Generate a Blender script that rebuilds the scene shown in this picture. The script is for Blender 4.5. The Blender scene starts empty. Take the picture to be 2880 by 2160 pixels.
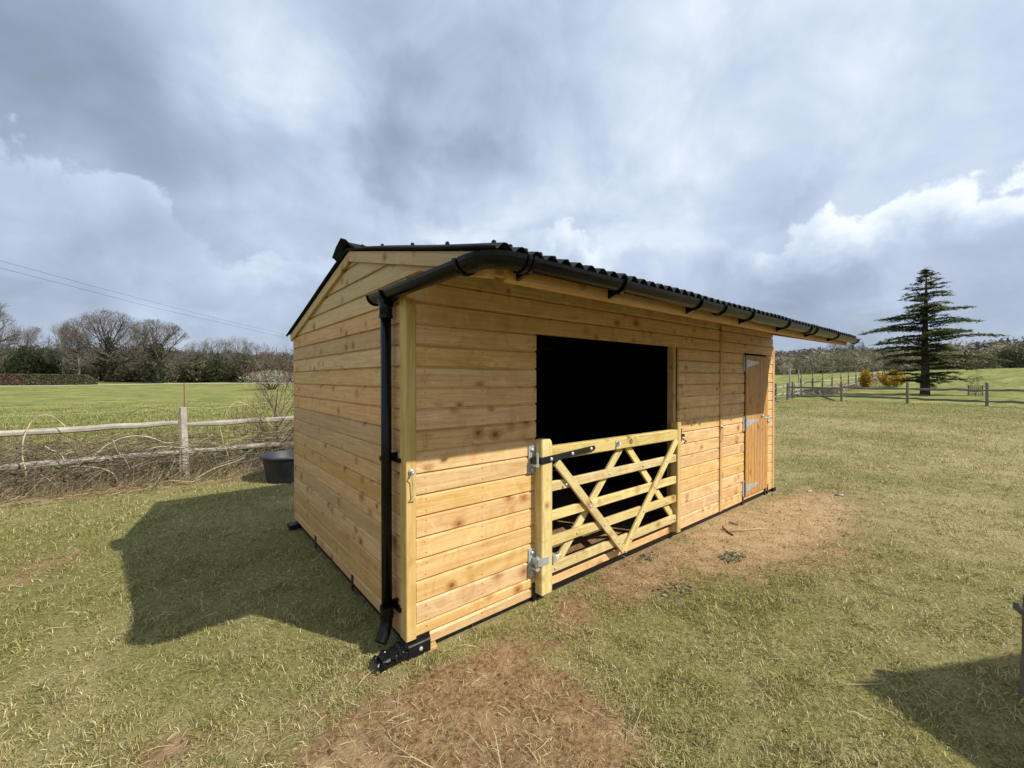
import bpy, bmesh, math, random
import numpy as np
from mathutils import Vector, Matrix

random.seed(7)
rng = np.random.default_rng(11)
SC = bpy.context.scene
COL = SC.collection
rad = math.radians

# ------------------------------------------------------------------ camera
FPX = 1172.5
YAW = rad(50.54)
PITCH = math.atan(14 / FPX)
CAM = Vector((-1.136, -2.387, 1.706))
cd = bpy.data.cameras.new('camera'); cam = bpy.data.objects.new('camera', cd); COL.objects.link(cam)
cd.sensor_width = 36.0; cd.lens = FPX / 2880 * 36.0
cd.clip_start = 0.05; cd.clip_end = 4000
cam.location = CAM; cam.rotation_euler = (rad(90) - PITCH, 0, YAW - rad(90))
SC.camera = cam

# ------------------------------------------------------------------ sun, sky, exposure
SUN_TO = Vector((0.545, -0.965, 1.0)).normalized()
sl = bpy.data.lights.new('sun', 'SUN'); so = bpy.data.objects.new('sun', sl); COL.objects.link(so)
sl.energy = 3.75; sl.angle = rad(0.6); sl.color = (1.0, 0.94, 0.84)
so.rotation_euler = (-SUN_TO).to_track_quat('-Z', 'Y').to_euler()
so.location = (6, -12, 14)
SC.view_settings.view_transform = 'Standard'; SC.view_settings.look = 'None'
SC.view_settings.exposure = 0.60; SC.view_settings.gamma = 1.0
SC.view_settings.use_curve_mapping = False

def ray_dir(u, v):
    F0 = Vector((math.cos(YAW), math.sin(YAW), 0)); R = Vector((math.sin(YAW), -math.cos(YAW), 0)); Z = Vector((0, 0, 1))
    F = F0 * math.cos(PITCH) - Z * math.sin(PITCH); U = F0 * math.sin(PITCH) + Z * math.cos(PITCH)
    return F + R * ((u - 1440) / FPX) - U * ((v - 1080) / FPX)
F0V = Vector((math.cos(YAW), math.sin(YAW), 0))
RV = Vector((math.sin(YAW), -math.cos(YAW), 0))
def at_depth(u, v, d):
    r = ray_dir(u, v); return CAM + r * (d / r.dot(F0V))
def at_ground(u, v, z=0.0):
    r = ray_dir(u, v); return CAM + r * ((z - CAM.z) / r.z)
def at_y(u, v, y):
    r = ray_dir(u, v); return CAM + r * ((y - CAM.y) / r.y)
def at_x(u, v, x):
    r = ray_dir(u, v); return CAM + r * ((x - CAM.x) / r.x)

# world: physical sky seen through a broken layer of cloud
w = bpy.data.worlds.new('World'); SC.world = w; w.use_nodes = True
nt = w.node_tree; nt.nodes.clear()
def N(t, typ, **kw):
    n = t.nodes.new(typ)
    for k, v in kw.items():
        if k.startswith('i_'):
            key = k[2:]; n.inputs[int(key) if key.isdigit() else key].default_value = v
        else: setattr(n, k, v)
    return n
def Lk(t, a, b): t.links.new(a, b)
def math_(t, op, a, b=None, clamp=False):
    n = t.nodes.new('ShaderNodeMath'); n.operation = op; n.use_clamp = clamp
    for i, x in enumerate((a, b)):
        if x is None: continue
        if isinstance(x, (int, float)): n.inputs[i].default_value = x
        else: t.links.new(x, n.inputs[i])
    return n.outputs[0]
def maprange(t, x, a, b, c=0.0, d=1.0, smooth=True):
    n = t.nodes.new('ShaderNodeMapRange'); n.interpolation_type = 'SMOOTHSTEP' if smooth else 'LINEAR'
    t.links.new(x, n.inputs[0])
    for i, v in zip((1, 2, 3, 4), (a, b, c, d)): n.inputs[i].default_value = v
    return n.outputs[0]
def ramp(t, x, stops, interp='LINEAR'):
    n = t.nodes.new('ShaderNodeValToRGB'); n.color_ramp.interpolation = interp
    e = n.color_ramp.elements
    while len(e) < len(stops): e.new(0.5)
    for el, (p, c) in zip(e, stops): el.position = p; el.color = (*c, 1)
    t.links.new(x, n.inputs[0]); return n.outputs[0]
def noise(t, vec, scale, detail=6, rough=0.55, dist=0.0):
    n = t.nodes.new('ShaderNodeTexNoise'); n.inputs['Scale'].default_value = scale; n.inputs['Detail'].default_value = detail
    n.inputs['Roughness'].default_value = rough; n.inputs['Distortion'].default_value = dist
    if vec is not None: t.links.new(vec, n.inputs['Vector'])
    return n.outputs
def mixc(t, f, a, b, mode='MIX'):
    n = t.nodes.new('ShaderNodeMix'); n.data_type = 'RGBA'; n.blend_type = mode
    for i, x in ((0, f), (6, a), (7, b)):
        if isinstance(x, (int, float)): n.inputs[i].default_value = x
        elif isinstance(x, (tuple, list)): n.inputs[i].default_value = (*x[:3], 1)
        else: t.links.new(x, n.inputs[i])
    return n.outputs[2]

def build_sky():
    tc = N(nt, 'ShaderNodeTexCoord')
    d = tc.outputs['Generated']
    sep = N(nt, 'ShaderNodeSeparateXYZ'); Lk(nt, d, sep.inputs[0])
    zc = math_(nt, 'ADD', math_(nt, 'MAXIMUM', sep.outputs[2], 0.0), 0.16)
    cb = N(nt, 'ShaderNodeCombineXYZ')
    Lk(nt, math_(nt, 'DIVIDE', sep.outputs[0], zc), cb.inputs[0])
    Lk(nt, math_(nt, 'DIVIDE', sep.outputs[1], zc), cb.inputs[1])
    cb.inputs[2].default_value = 3.7
    plane = cb.outputs[0]
    n1 = noise(nt, plane, 0.5, 5, 0.5, 0.35)[0]
    n2 = noise(nt, plane, 1.5, 6, 0.52, 0.4)[0]
    n3 = noise(nt, d, 5.0, 7, 0.55, 0.4)[0]
    # warp directions a little so that placed masses have torn edges
    wn = noise(nt, d, 3.4, 5, 0.55)[1]
    vm = N(nt, 'ShaderNodeVectorMath', operation='SUBTRACT'); Lk(nt, wn, vm.inputs[0]); vm.inputs[1].default_value = (0.5, 0.5, 0.5)
    vs = N(nt, 'ShaderNodeVectorMath', operation='SCALE'); Lk(nt, vm.outputs[0], vs.inputs[0]); vs.inputs['Scale'].default_value = 0.11
    va = N(nt, 'ShaderNodeVectorMath', operation='ADD'); Lk(nt, d, va.inputs[0]); Lk(nt, vs.outputs[0], va.inputs[1])
    dw = va.outputs[0]
    b = math_(nt, 'MULTIPLY', math_(nt, 'SUBTRACT', n1, 0.5), 0.34)
    b = math_(nt, 'ADD', b, math_(nt, 'MULTIPLY', math_(nt, 'SUBTRACT', n2, 0.5), 0.42))
    b = math_(nt, 'ADD', b, math_(nt, 'MULTIPLY', math_(nt, 'SUBTRACT', n3, 0.5), 0.50))
    b = math_(nt, 'ADD', b, 0.55)
    # cloud masses of that day: direction, half-width (degrees), lightening (+) or darkening (-)
    soft = [((80, 400), 20, -0.13), ((400, 150), 11, -0.09), ((-300, 500), 22, -0.08), ((650, 120), 8, 0.12), ((780, 280), 9, 0.08), ((1000, 120), 9, -0.05), ((220, 640), 8, 0.04), ((1330, 680), 9, 0.12), ((800, 400), 6, 0.05),
            ((1480, 130), 13, -0.06), ((2000, 300), 18, 0.045), ((2450, 180), 18, 0.04), ((1850, 600), 13, 0.06), ((2700, 120), 12, -0.03), ((350, 880), 12, -0.09), ((700, 920), 8, -0.06), ((180, 640), 8, 0.07), ((620, 720), 8, 0.05)]
    torn = [((900, 500), 10, -0.06), ((1120, 470), 9, -0.11), ((1330, 520), 6, -0.05), ((260, 480), 7, 0.05), ((2050, 480), 7, -0.05), ((1820, 450), 6, -0.04), ((1420, 330), 6, 0.03)]
    for vec, group_ in ((d, soft), (dw, torn)):
        for (u, v), hw, amp in group_:
            c = ray_dir(u, v).normalized()
            dp = N(nt, 'ShaderNodeVectorMath', operation='DOT_PRODUCT'); Lk(nt, vec, dp.inputs[0]); dp.inputs[1].default_value = c
            b = math_(nt, 'ADD', b, maprange(nt, dp.outputs['Value'], math.cos(rad(hw * 1.25)), 1.0, 0, amp))
    # a bank of cumulus low in the sky: its ragged top line against azimuth, lit along the edge, grey beneath
    az = math_(nt, 'ARCTAN2', sep.outputs[1], sep.outputs[0]); el = math_(nt, 'ARCSINE', sep.outputs[2])
    a01 = math_(nt, 'FRACT', math_(nt, 'ADD', math_(nt, 'DIVIDE', math_(nt, 'SUBTRACT', YAW, az), 2 * math.pi), 0.5))
    fc = N(nt, 'ShaderNodeFloatCurve'); Lk(nt, a01, fc.inputs['Value']); cm = fc.mapping.curves[0]
    tops = [(-300, 450), (0, 425), (280, 480), (430, 560), (620, 680), (900, 720), (1200, 690), (1440, 660), (1570, 640), (1700, 715), (1850, 725), (2000, 690), (2150, 660), (2265, 605), (2450, 570), (2620, 500), (2750, 490), (2880, 450), (3200, 470)]
    pts = []
    for u, v in tops:
        r = ray_dir(u, v).normalized(); rel = (YAW - math.atan2(r.y, r.x) + math.pi) % (2 * math.pi) - math.pi
        pts.append((rel / (2 * math.pi) + 0.5, math.asin(r.z)))
    pts = [(0.0, 0.22), (0.12, 0.24), (0.24, 0.30)] + pts + [(0.76, 0.26), (0.88, 0.22), (1.0, 0.20)]
    pts = sorted(pts); cm.points[0].location = pts[0]; cm.points[1].location = pts[-1]
    for p_ in pts[1:-1]: cm.points.new(*p_)
    fc.mapping.update()
    nb = noise(nt, d, 8.0, 9, 0.55, 0.25)[0]; nb2 = noise(nt, d, 3.0, 3, 0.5)[0]
    dd = math_(nt, 'SUBTRACT', fc.outputs[0], el)
    dd = math_(nt, 'ADD', dd, math_(nt, 'MULTIPLY', math_(nt, 'SUBTRACT', nb, 0.5), 0.30))
    inb = maprange(nt, dd, -0.006, 0.016)
    rim = maprange(nt, dd, 0.0, 0.11, 1.0, 0.0)
    rimamt = math_(nt, 'MULTIPLY', rim, maprange(nt, a01, 0.48, 0.58, 0.24, 0.44))
    rimamt = math_(nt, 'MULTIPLY', rimamt, maprange(nt, nb2, 0.36, 0.60, 0.35, 1.15))
    bank = math_(nt, 'ADD', math_(nt, 'ADD', rimamt, 0.42), math_(nt, 'MULTIPLY', math_(nt, 'SUBTRACT', nb, 0.5), 0.30))
    bank = math_(nt, 'ADD', bank, math_(nt, 'MULTIPLY', math_(nt, 'SUBTRACT', n3, 0.5), 0.55))
    mb_ = N(nt, 'ShaderNodeMix'); mb_.data_type = 'FLOAT'; Lk(nt, math_(nt, 'MULTIPLY', inb, 0.85), mb_.inputs[0]); Lk(nt, b, mb_.inputs[2]); Lk(nt, bank, mb_.inputs[3])
    b = mb_.outputs[0]
    col = ramp(nt, b, [(0.12, (0.160, 0.195, 0.258)), (0.34, (0.245, 0.292, 0.375)), (0.52, (0.345, 0.410, 0.520)), (0.68, (0.460, 0.530, 0.625)), (0.88, (0.70, 0.735, 0.77))], 'B_SPLINE')
    sky = N(nt, 'ShaderNodeTexSky', sky_type='NISHITA', sun_disc=False)
    sky.sun_elevation = math.asin(SUN_TO.z); sky.sun_rotation = math.atan2(SUN_TO.x, SUN_TO.y)
    bg1 = N(nt, 'ShaderNodeBackground'); bg1.inputs[1].default_value = 0.12; Lk(nt, sky.outputs[0], bg1.inputs[0])
    bg2 = N(nt, 'ShaderNodeBackground'); bg2.inputs[1].default_value = 1.0; Lk(nt, col, bg2.inputs[0])
    cover = maprange(nt, n2, 0.30, 0.46, 0.80, 0.97)
    mx = N(nt, 'ShaderNodeMixShader'); Lk(nt, cover, mx.inputs[0]); Lk(nt, bg1.outputs[0], mx.inputs[1]); Lk(nt, bg2.outputs[0], mx.inputs[2])
    out = N(nt, 'ShaderNodeOutputWorld'); Lk(nt, mx.outputs[0], out.inputs[0])
build_sky()

# ------------------------------------------------------------------ helpers
WM = {}
def setp(o, parent, world=None):
    world = world or Matrix.Identity(4)
    WM[o.name] = world
    if parent is not None:
        o.parent = parent; o.matrix_parent_inverse = WM[parent.name].inverted()
    o.matrix_basis = world
def tag(o, label=None, cat=None, group=None, kind=None):
    if label: o['label'] = label
    if cat: o['category'] = cat
    if group: o['group'] = group
    if kind: o['kind'] = kind
    return o
def empty(name, loc=(0, 0, 0), rz=0.0, parent=None):
    o = bpy.data.objects.new(name, None); COL.objects.link(o); o.empty_display_size = 0.2
    setp(o, parent, Matrix.Translation(Vector(loc)) @ Matrix.Rotation(rz, 4, 'Z'))
    return o
def thing(name, label, cat, loc=(0, 0, 0), rz=0.0, group=None):
    return tag(empty(name, loc, rz), label, cat, group)

class MB:
    def __init__(s): s.v = []; s.f = []; s.mi = []
    def add(s, vs, fs):
        o = len(s.v); s.v += [tuple(p) for p in vs]; s.f += [tuple(i + o for i in f) for f in fs]
    def box(s, a, b):
        (x0, y0, z0), (x1, y1, z1) = a, b
        s.add([(x0, y0, z0), (x1, y0, z0), (x1, y1, z0), (x0, y1, z0), (x0, y0, z1), (x1, y0, z1), (x1, y1, z1), (x0, y1, z1)],
              [(0, 3, 2, 1), (4, 5, 6, 7), (0, 1, 5, 4), (1, 2, 6, 5), (2, 3, 7, 6), (3, 0, 4, 7)])
    def tube(s, pts, rr, n=6, cap=True):
        pts = [Vector(p) for p in pts]; m = len(pts)
        if isinstance(rr, (int, float)): rr = [rr] * m
        o = len(s.v); up = Vector((0, 0, 1)); prev = None
        for i, p in enumerate(pts):
            t = (pts[min(i + 1, m - 1)] - pts[max(i - 1, 0)]).normalized()
            if prev is None:
                a = t.cross(up if abs(t.z) < 0.9 else Vector((1, 0, 0))).normalized()
            else:
                a = (prev - t * prev.dot(t)).normalized()
            prev = a; b = t.cross(a)
            for k in range(n):
                an = 2 * math.pi * k / n
                q = p + (a * math.cos(an) + b * math.sin(an)) * rr[i]; s.v.append(tuple(q))
        for i in range(m - 1):
            for k in range(n):
                k2 = (k + 1) % n
                s.f.append((o + i * n + k, o + i * n + k2, o + (i + 1) * n + k2, o + (i + 1) * n + k))
        if cap and n > 2:
            s.f.append(tuple(o + k for k in reversed(range(n)))); s.f.append(tuple(o + (m - 1) * n + k for k in range(n)))
    def build(s, name, mat, parent=None, world=None, smooth=False, abs_coords=True):
        me = bpy.data.meshes.new(name); me.from_pydata(s.v, [], s.f); me.update()
        if smooth: me.polygons.foreach_set('use_smooth', [True] * len(me.polygons))
        me.materials.append(mat)
        o = bpy.data.objects.new(name, me); COL.objects.link(o)
        setp(o, parent, world)
        return o
def frame(origin, ex, ez):
    ex = Vector(ex).normalized(); ez = Vector(ez); ez = (ez - ex * ez.dot(ex)).normalized(); ey = ez.cross(ex)
    m = Matrix((ex, ey, ez)).transposed().to_4x4(); m.translation = Vector(origin); return m
def bar_mb(L, wz, ty, ch=0.003, z0=None, cut0=0.0, cut1=0.0):
    """chamfered timber along local X (0..L), width along Z (centred or from z0), thickness along Y (0..ty); cut slants the ends"""
    za = -wz / 2 if z0 is None else z0; zb = za + wz; c = min(ch, wz / 4, ty / 4)
    sec = [(0, za + c), (c, za), (ty - c, za), (ty, za + c), (ty, zb - c), (ty - c, zb), (c, zb), (0, zb - c)]
    mb = MB(); n = 8
    f0 = lambda z: cut0 * (z - (za + zb) / 2); f1 = lambda z: L + cut1 * (z - (za + zb) / 2)
    vs = [(f0(z), y, z) for y, z in sec] + [(f1(z), y, z) for y, z in sec]
    fs = [(k, k + n, (k + 1) % n + n, (k + 1) % n) for k in range(n)] + [tuple(range(n)), tuple(n + k for k in reversed(range(n)))]
    mb.add(vs, fs); return mb
def timber(name, p0, p1, width_dir, wz, ty, mat, parent, ch=0.003, cut0=0.0, cut1=0.0):
    """bar from p0 to p1 (centre line of the Y=0 face), width_dir ~ local Z; Y grows to ez x ex"""
    p0, p1 = Vector(p0), Vector(p1)
    m = frame(p0, p1 - p0, width_dir)
    return bar_mb((p1 - p0).length, wz, ty, ch, None, cut0, cut1).build(name, mat, parent, m)

# value noise for laying things out (fixed seeds)
def vnoise(x, y, seed=0):
    xi = np.floor(x).astype(np.int64); yi = np.floor(y).astype(np.int64); fx = x - xi; fy = y - yi
    fx = fx * fx * (3 - 2 * fx); fy = fy * fy * (3 - 2 * fy)
    def h(a, b):
        n = (a * 374761393 + b * 668265263 + seed * 974634777) & 0x7fffffff
        n = ((n ^ (n >> 13)) * 1274126177) & 0x7fffffff
        return ((n ^ (n >> 16)) & 0xffff) / 65535.0
    return (h(xi, yi) * (1 - fx) + h(xi + 1, yi) * fx) * (1 - fy) + (h(xi, yi + 1) * (1 - fx) + h(xi + 1, yi + 1) * fx) * fy
def fbm(x, y, seed=0, octv=4):
    a = 0.5; s = 0; t = 0
    for i in range(octv):
        s = s + a * vnoise(x * 2 ** i + 31.7 * i, y * 2 ** i - 17.3 * i, seed + i); t += a; a *= 0.5
    return s / t
def sstep(a, b, x):
    t = np.clip((x - a) / (b - a), 0, 1); return t * t * (3 - 2 * t)

# ------------------------------------------------------------------ materials
def new_mat(name):
    m = bpy.data.materials.new(name); m.use_nodes = True; t = m.node_tree
    p = t.nodes['Principled BSDF']; return m, t, p
def bump(t, p, h, strength=0.3, dist=0.01):
    b = N(t, 'ShaderNodeBump'); b.inputs['Strength'].default_value = strength; b.inputs['Distance'].default_value = dist
    Lk(t, h, b.inputs['Height']); Lk(t, b.outputs[0], p.inputs['Normal'])
def obj_coords(t, scale=(1, 1, 1), rnd=40.0):
    tc = N(t, 'ShaderNodeTexCoord'); oi = N(t, 'ShaderNodeObjectInfo')
    mp = N(t, 'ShaderNodeMapping'); mp.inputs['Scale'].default_value = scale
    cmb = N(t, 'ShaderNodeCombineXYZ')
    r = math_(t, 'MULTIPLY', oi.outputs['Random'], rnd)
    Lk(t, r, cmb.inputs[0]); Lk(t, math_(t, 'MULTIPLY', r, 1.7), cmb.inputs[1]); Lk(t, math_(t, 'MULTIPLY', r, 0.61), cmb.inputs[2])
    ad = N(t, 'ShaderNodeVectorMath', operation='ADD'); Lk(t, tc.outputs['Object'], ad.inputs[0]); Lk(t, cmb.outputs[0], ad.inputs[1])
    Lk(t, ad.outputs[0], mp.inputs['Vector'])
    return mp.outputs[0], ad.outputs[0], oi.outputs['Random']
def wood(name, light, dark, knot, rough=0.55, spec=0.3, var=0.22, knots=1.0, blotch=0.5, grain=1.0, weather=None):
    m, t, p = new_mat(name)
    _, raw, rnd = obj_coords(t)
    sep = N(t, 'ShaderNodeSeparateXYZ'); Lk(t, raw, sep.inputs[0])
    # knots: round, in about a quarter of the cells
    kc = N(t, 'ShaderNodeCombineXYZ')
    Lk(t, math_(t, 'MULTIPLY', sep.outputs[0], 7.0), kc.inputs[0]); Lk(t, math_(t, 'MULTIPLY', sep.outputs[1], 3.0), kc.inputs[1]); Lk(t, math_(t, 'MULTIPLY', sep.outputs[2], 8.5), kc.inputs[2])
    vor = N(t, 'ShaderNodeTexVoronoi', voronoi_dimensions='3D'); vor.inputs['Scale'].default_value = 1.0; Lk(t, kc.outputs[0], vor.inputs['Vector'])
    dist = vor.outputs['Distance']
    sc = N(t, 'ShaderNodeSeparateColor'); Lk(t, vor.outputs['Color'], sc.inputs[0])
    isk = math_(t, 'GREATER_THAN', sc.outputs[0], 0.66)
    big = maprange(t, sc.outputs[1], 0, 1, 0.65, 1.5, False)
    dk = math_(t, 'DIVIDE', dist, big)
    near = math_(t, 'MULTIPLY', maprange(t, dk, 0.0, 0.60, 1.0, 0.0), isk)
    warp = math_(t, 'MULTIPLY', near, 0.034)
    gz = math_(t, 'ADD', sep.outputs[2], warp)
    gc = N(t, 'ShaderNodeCombineXYZ')
    Lk(t, math_(t, 'MULTIPLY', sep.outputs[0], 1.5), gc.inputs[0]); Lk(t, math_(t, 'MULTIPLY', sep.outputs[1], 14.0), gc.inputs[1]); Lk(t, math_(t, 'MULTIPLY', gz, 30.0 * grain), gc.inputs[2])
    g1 = noise(t, gc.outputs[0], 1.0, 6, 0.6, 1.3)[0]
    gc2 = N(t, 'ShaderNodeCombineXYZ')
    Lk(t, math_(t, 'MULTIPLY', sep.outputs[0], 4.0), gc2.inputs[0]); Lk(t, math_(t, 'MULTIPLY', sep.outputs[1], 60.0), gc2.inputs[1]); Lk(t, math_(t, 'MULTIPLY', gz, 120.0 * grain), gc2.inputs[2])
    g2 = noise(t, gc2.outputs[0], 1.0, 3, 0.5, 0.6)[0]
    bc = N(t, 'ShaderNodeCombineXYZ')
    Lk(t, math_(t, 'MULTIPLY', sep.outputs[0], 6.5), bc.inputs[0]); Lk(t, math_(t, 'MULTIPLY', sep.outputs[1], 6.0), bc.inputs[1]); Lk(t, math_(t, 'MULTIPLY', sep.outputs[2], 5.0), bc.inputs[2])
    bl = noise(t, bc.outputs[0], 1.0, 5, 0.62, 1.4)[0]
    f = math_(t, 'ADD', math_(t, 'MULTIPLY', g1, 0.7), math_(t, 'MULTIPLY', g2, 0.3))
    f = maprange(t, f, 0.36, 0.62)
    c = mixc(t, f, dark, light)
    pale = tuple(min(0.85, x * y) for x, y in zip(light, (1.14, 1.20, 1.32)))
    c = mixc(t, math_(t, 'MULTIPLY', maprange(t, bl, 0.47, 0.30), blotch * 0.9), c, pale)
    warm = tuple(x * y for x, y in zip(dark, (0.92, 0.74, 0.55)))
    c = mixc(t, math_(t, 'MULTIPLY', maprange(t, bl, 0.53, 0.68), blotch), c, warm)
    ring = math_(t, 'MULTIPLY', maprange(t, dk, 0.12, 0.40, 0.75 * knots, 0.0), isk)
    c = mixc(t, ring, c, tuple(0.45 * a + 0.55 * b for a, b in zip(knot, warm)))
    core = math_(t, 'MULTIPLY', maprange(t, dk, 0.07, 0.15, 0.80 * knots, 0.0), isk)
    c = mixc(t, core, c, knot)
    hs = N(t, 'ShaderNodeHueSaturation')
    Lk(t, c, hs.inputs['Color'])
    Lk(t, maprange(t, rnd, 0, 1, 1 - var, 1 + var * 0.7, False), hs.inputs['Value'])
    Lk(t, maprange(t, math_(t, 'FRACT', math_(t, 'MULTIPLY', rnd, 7.31)), 0, 1, 0.495, 0.504, False), hs.inputs['Hue'])
    Lk(t, maprange(t, math_(t, 'FRACT', math_(t, 'MULTIPLY', rnd, 3.77)), 0, 1, 0.93, 1.08, False), hs.inputs['Saturation'])
    c = hs.outputs[0]
    if weather:
        wn = noise(t, raw, 2.3, 5, 0.6)[0]
        c = mixc(t, maprange(t, wn, 0.38, 0.62), c, weather)
    Lk(t, c, p.inputs['Base Color'])
    p.inputs['Roughness'].default_value = rough; p.inputs['Specular IOR Level'].default_value = spec
    bump(t, p, math_(t, 'ADD', g1, math_(t, 'MULTIPLY', g2, 0.5)), 0.22, 0.004)
    return m
def plain(name, col, rough=0.5, metal=0.0, spec=0.5, nscale=0.0, namt=0.3, bstr=0.0, bscale=40.0):
    m, t, p = new_mat(name)
    p.inputs['Roughness'].default_value = rough; p.inputs['Metallic'].default_value = metal; p.inputs['Specular IOR Level'].default_value = spec
    if nscale:
        v, raw, rnd = obj_coords(t)
        n = noise(t, raw, nscale, 6, 0.6)[0]
        Lk(t, mixc(t, maprange(t, n, 0.3, 0.7), tuple(c * (1 - namt) for c in col), tuple(min(1, c * (1 + namt)) for c in col)), p.inputs['Base Color'])
        if bstr: bump(t, p, noise(t, raw, bscale, 5, 0.6)[0], bstr, 0.01)
    else: p.inputs['Base Color'].default_value = (*col, 1)
    return m
def attr_mat(name, rough=0.8, trans=0.25, attr='tint', spec=0.15):
    m = bpy.data.materials.new(name); m.use_nodes = True; t = m.node_tree; t.nodes.clear()
    a = N(t, 'ShaderNodeAttribute', attribute_name=attr)
    d = N(t, 'ShaderNodeBsdfDiffuse'); Lk(t, a.outputs['Color'], d.inputs[0])
    tr = N(t, 'ShaderNodeBsdfTranslucent'); Lk(t, a.outputs['Color'], tr.inputs[0])
    mx = N(t, 'ShaderNodeMixShader'); mx.inputs[0].default_value = trans
    Lk(t, d.outputs[0], mx.inputs[1]); Lk(t, tr.outputs[0], mx.inputs[2])
    gl = N(t, 'ShaderNodeBsdfGlossy'); gl.inputs['Roughness'].default_value = 0.45
    gl.inputs['Color'].default_value = (0.8, 0.8, 0.8, 1)
    m2 = N(t, 'ShaderNodeMixShader'); m2.inputs[0].default_value = spec * 0.2
    Lk(t, mx.outputs[0], m2.inputs[1]); Lk(t, gl.outputs[0], m2.inputs[2])
    o = N(t, 'ShaderNodeOutputMaterial'); Lk(t, m2.outputs[0], o.inputs[0])
    return m

M = {}
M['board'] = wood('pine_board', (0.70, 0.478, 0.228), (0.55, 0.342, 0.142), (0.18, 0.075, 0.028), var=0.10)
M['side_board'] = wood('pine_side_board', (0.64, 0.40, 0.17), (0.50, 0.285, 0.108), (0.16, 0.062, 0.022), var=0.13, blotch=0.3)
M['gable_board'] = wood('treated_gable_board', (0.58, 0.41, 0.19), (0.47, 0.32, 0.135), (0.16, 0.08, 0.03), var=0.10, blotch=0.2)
M['post'] = wood('treated_post', (0.60, 0.43, 0.195), (0.48, 0.32, 0.125), (0.19, 0.09, 0.03), var=0.05, knots=0.6, blotch=0.25)
M['gate'] = wood('treated_gate', (0.67, 0.54, 0.25), (0.50, 0.375, 0.145), (0.22, 0.12, 0.04), var=0.10, blotch=0.5, knots=0.85, rough=0.75, spec=0.15)
M['door'] = wood('stained_door', (0.50, 0.285, 0.105), (0.41, 0.21, 0.065), (0.15, 0.05, 0.015), var=0.10, blotch=0.4, knots=0.8)
M['batten'] = wood('pine_batten', (0.58, 0.38, 0.17), (0.48, 0.28, 0.11), (0.18, 0.08, 0.03), var=0.05, knots=0.4)
M['shade_lining'] = plain('shade_black_lining', (0.010, 0.008, 0.006), 0.9, nscale=3, spec=0.1)  # interior shade put into the colour: near black instead of bare timber
M['weathered'] = wood('weathered_oak', (0.50, 0.46, 0.39), (0.30, 0.27, 0.22), (0.10, 0.08, 0.06), rough=0.85, spec=0.1, var=0.12, knots=0.6, blotch=0.4, weather=(0.33, 0.31, 0.26))
M['weathered_dark'] = wood('weathered_grey', (0.25, 0.225, 0.185), (0.14, 0.125, 0.10), (0.06, 0.05, 0.04), rough=0.9, spec=0.1, var=0.18, knots=0.6, blotch=0.4, weather=(0.17, 0.155, 0.13))
M['black_plastic'] = plain('black_plastic', (0.0045, 0.0048, 0.0048), 0.22, spec=0.22, nscale=9, namt=0.35, bstr=0.03, bscale=25)
M['black_paint'] = plain('black_paint', (0.008, 0.008, 0.008), 0.45, spec=0.3, nscale=20, namt=0.4, bstr=0.25, bscale=60)
M['black_steel'] = plain('black_steel', (0.012, 0.012, 0.013), 0.35, nscale=12)
M['roof'] = plain('bitumen_sheet', (0.024, 0.025, 0.026), 0.85, spec=0.12, nscale=6, namt=0.3, bstr=0.3, bscale=220)
M['galv'] = plain('galvanised_steel', (0.52, 0.54, 0.56), 0.48, metal=0.55, nscale=30, namt=0.18)
M['tub'] = plain('black_rubber', (0.022, 0.026, 0.032), 0.55, nscale=5, namt=0.5, bstr=0.15, bscale=14)
M['rust'] = plain('rusty_rod', (0.16, 0.075, 0.04), 0.9, nscale=20)
M['tape'] = plain('electric_tape', (0.72, 0.74, 0.66), 0.6)
M['rope'] = plain('electric_rope', (0.45, 0.55, 0.25), 0.7)
M['cable'] = plain('cable', (0.05, 0.055, 0.06), 0.6)
M['wire'] = plain('netting_wire', (0.10, 0.11, 0.11), 0.6, metal=0.3)
M['cane'] = plain('bramble_cane', (0.50, 0.42, 0.28), 0.75, nscale=8, namt=0.3)
M['cane_dark'] = plain('dark_bramble_cane', (0.13, 0.075, 0.055), 0.75, nscale=8, namt=0.4)
M['bark'] = plain('bark', (0.085, 0.072, 0.055), 0.95, nscale=1.5, namt=0.35)
M['bark_pale'] = plain('pale_bark', (0.165, 0.15, 0.12), 0.95, nscale=1.5, namt=0.3)
M['twig'] = plain('twig', (0.115, 0.095, 0.076), 0.95)
M['twig_pale'] = plain('pale_twig', (0.155, 0.135, 0.105), 0.95)
M['leaf'] = attr_mat('leaf', trans=0.25)
M['needle'] = attr_mat('needle', trans=0.42, spec=0.05)
M['wood_mass'] = attr_mat('wood_mass', trans=0.5, spec=0.0)
M['grass'] = attr_mat('grass_blade', trans=0.30)
M['straw'] = attr_mat('straw', trans=0.10)

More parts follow.
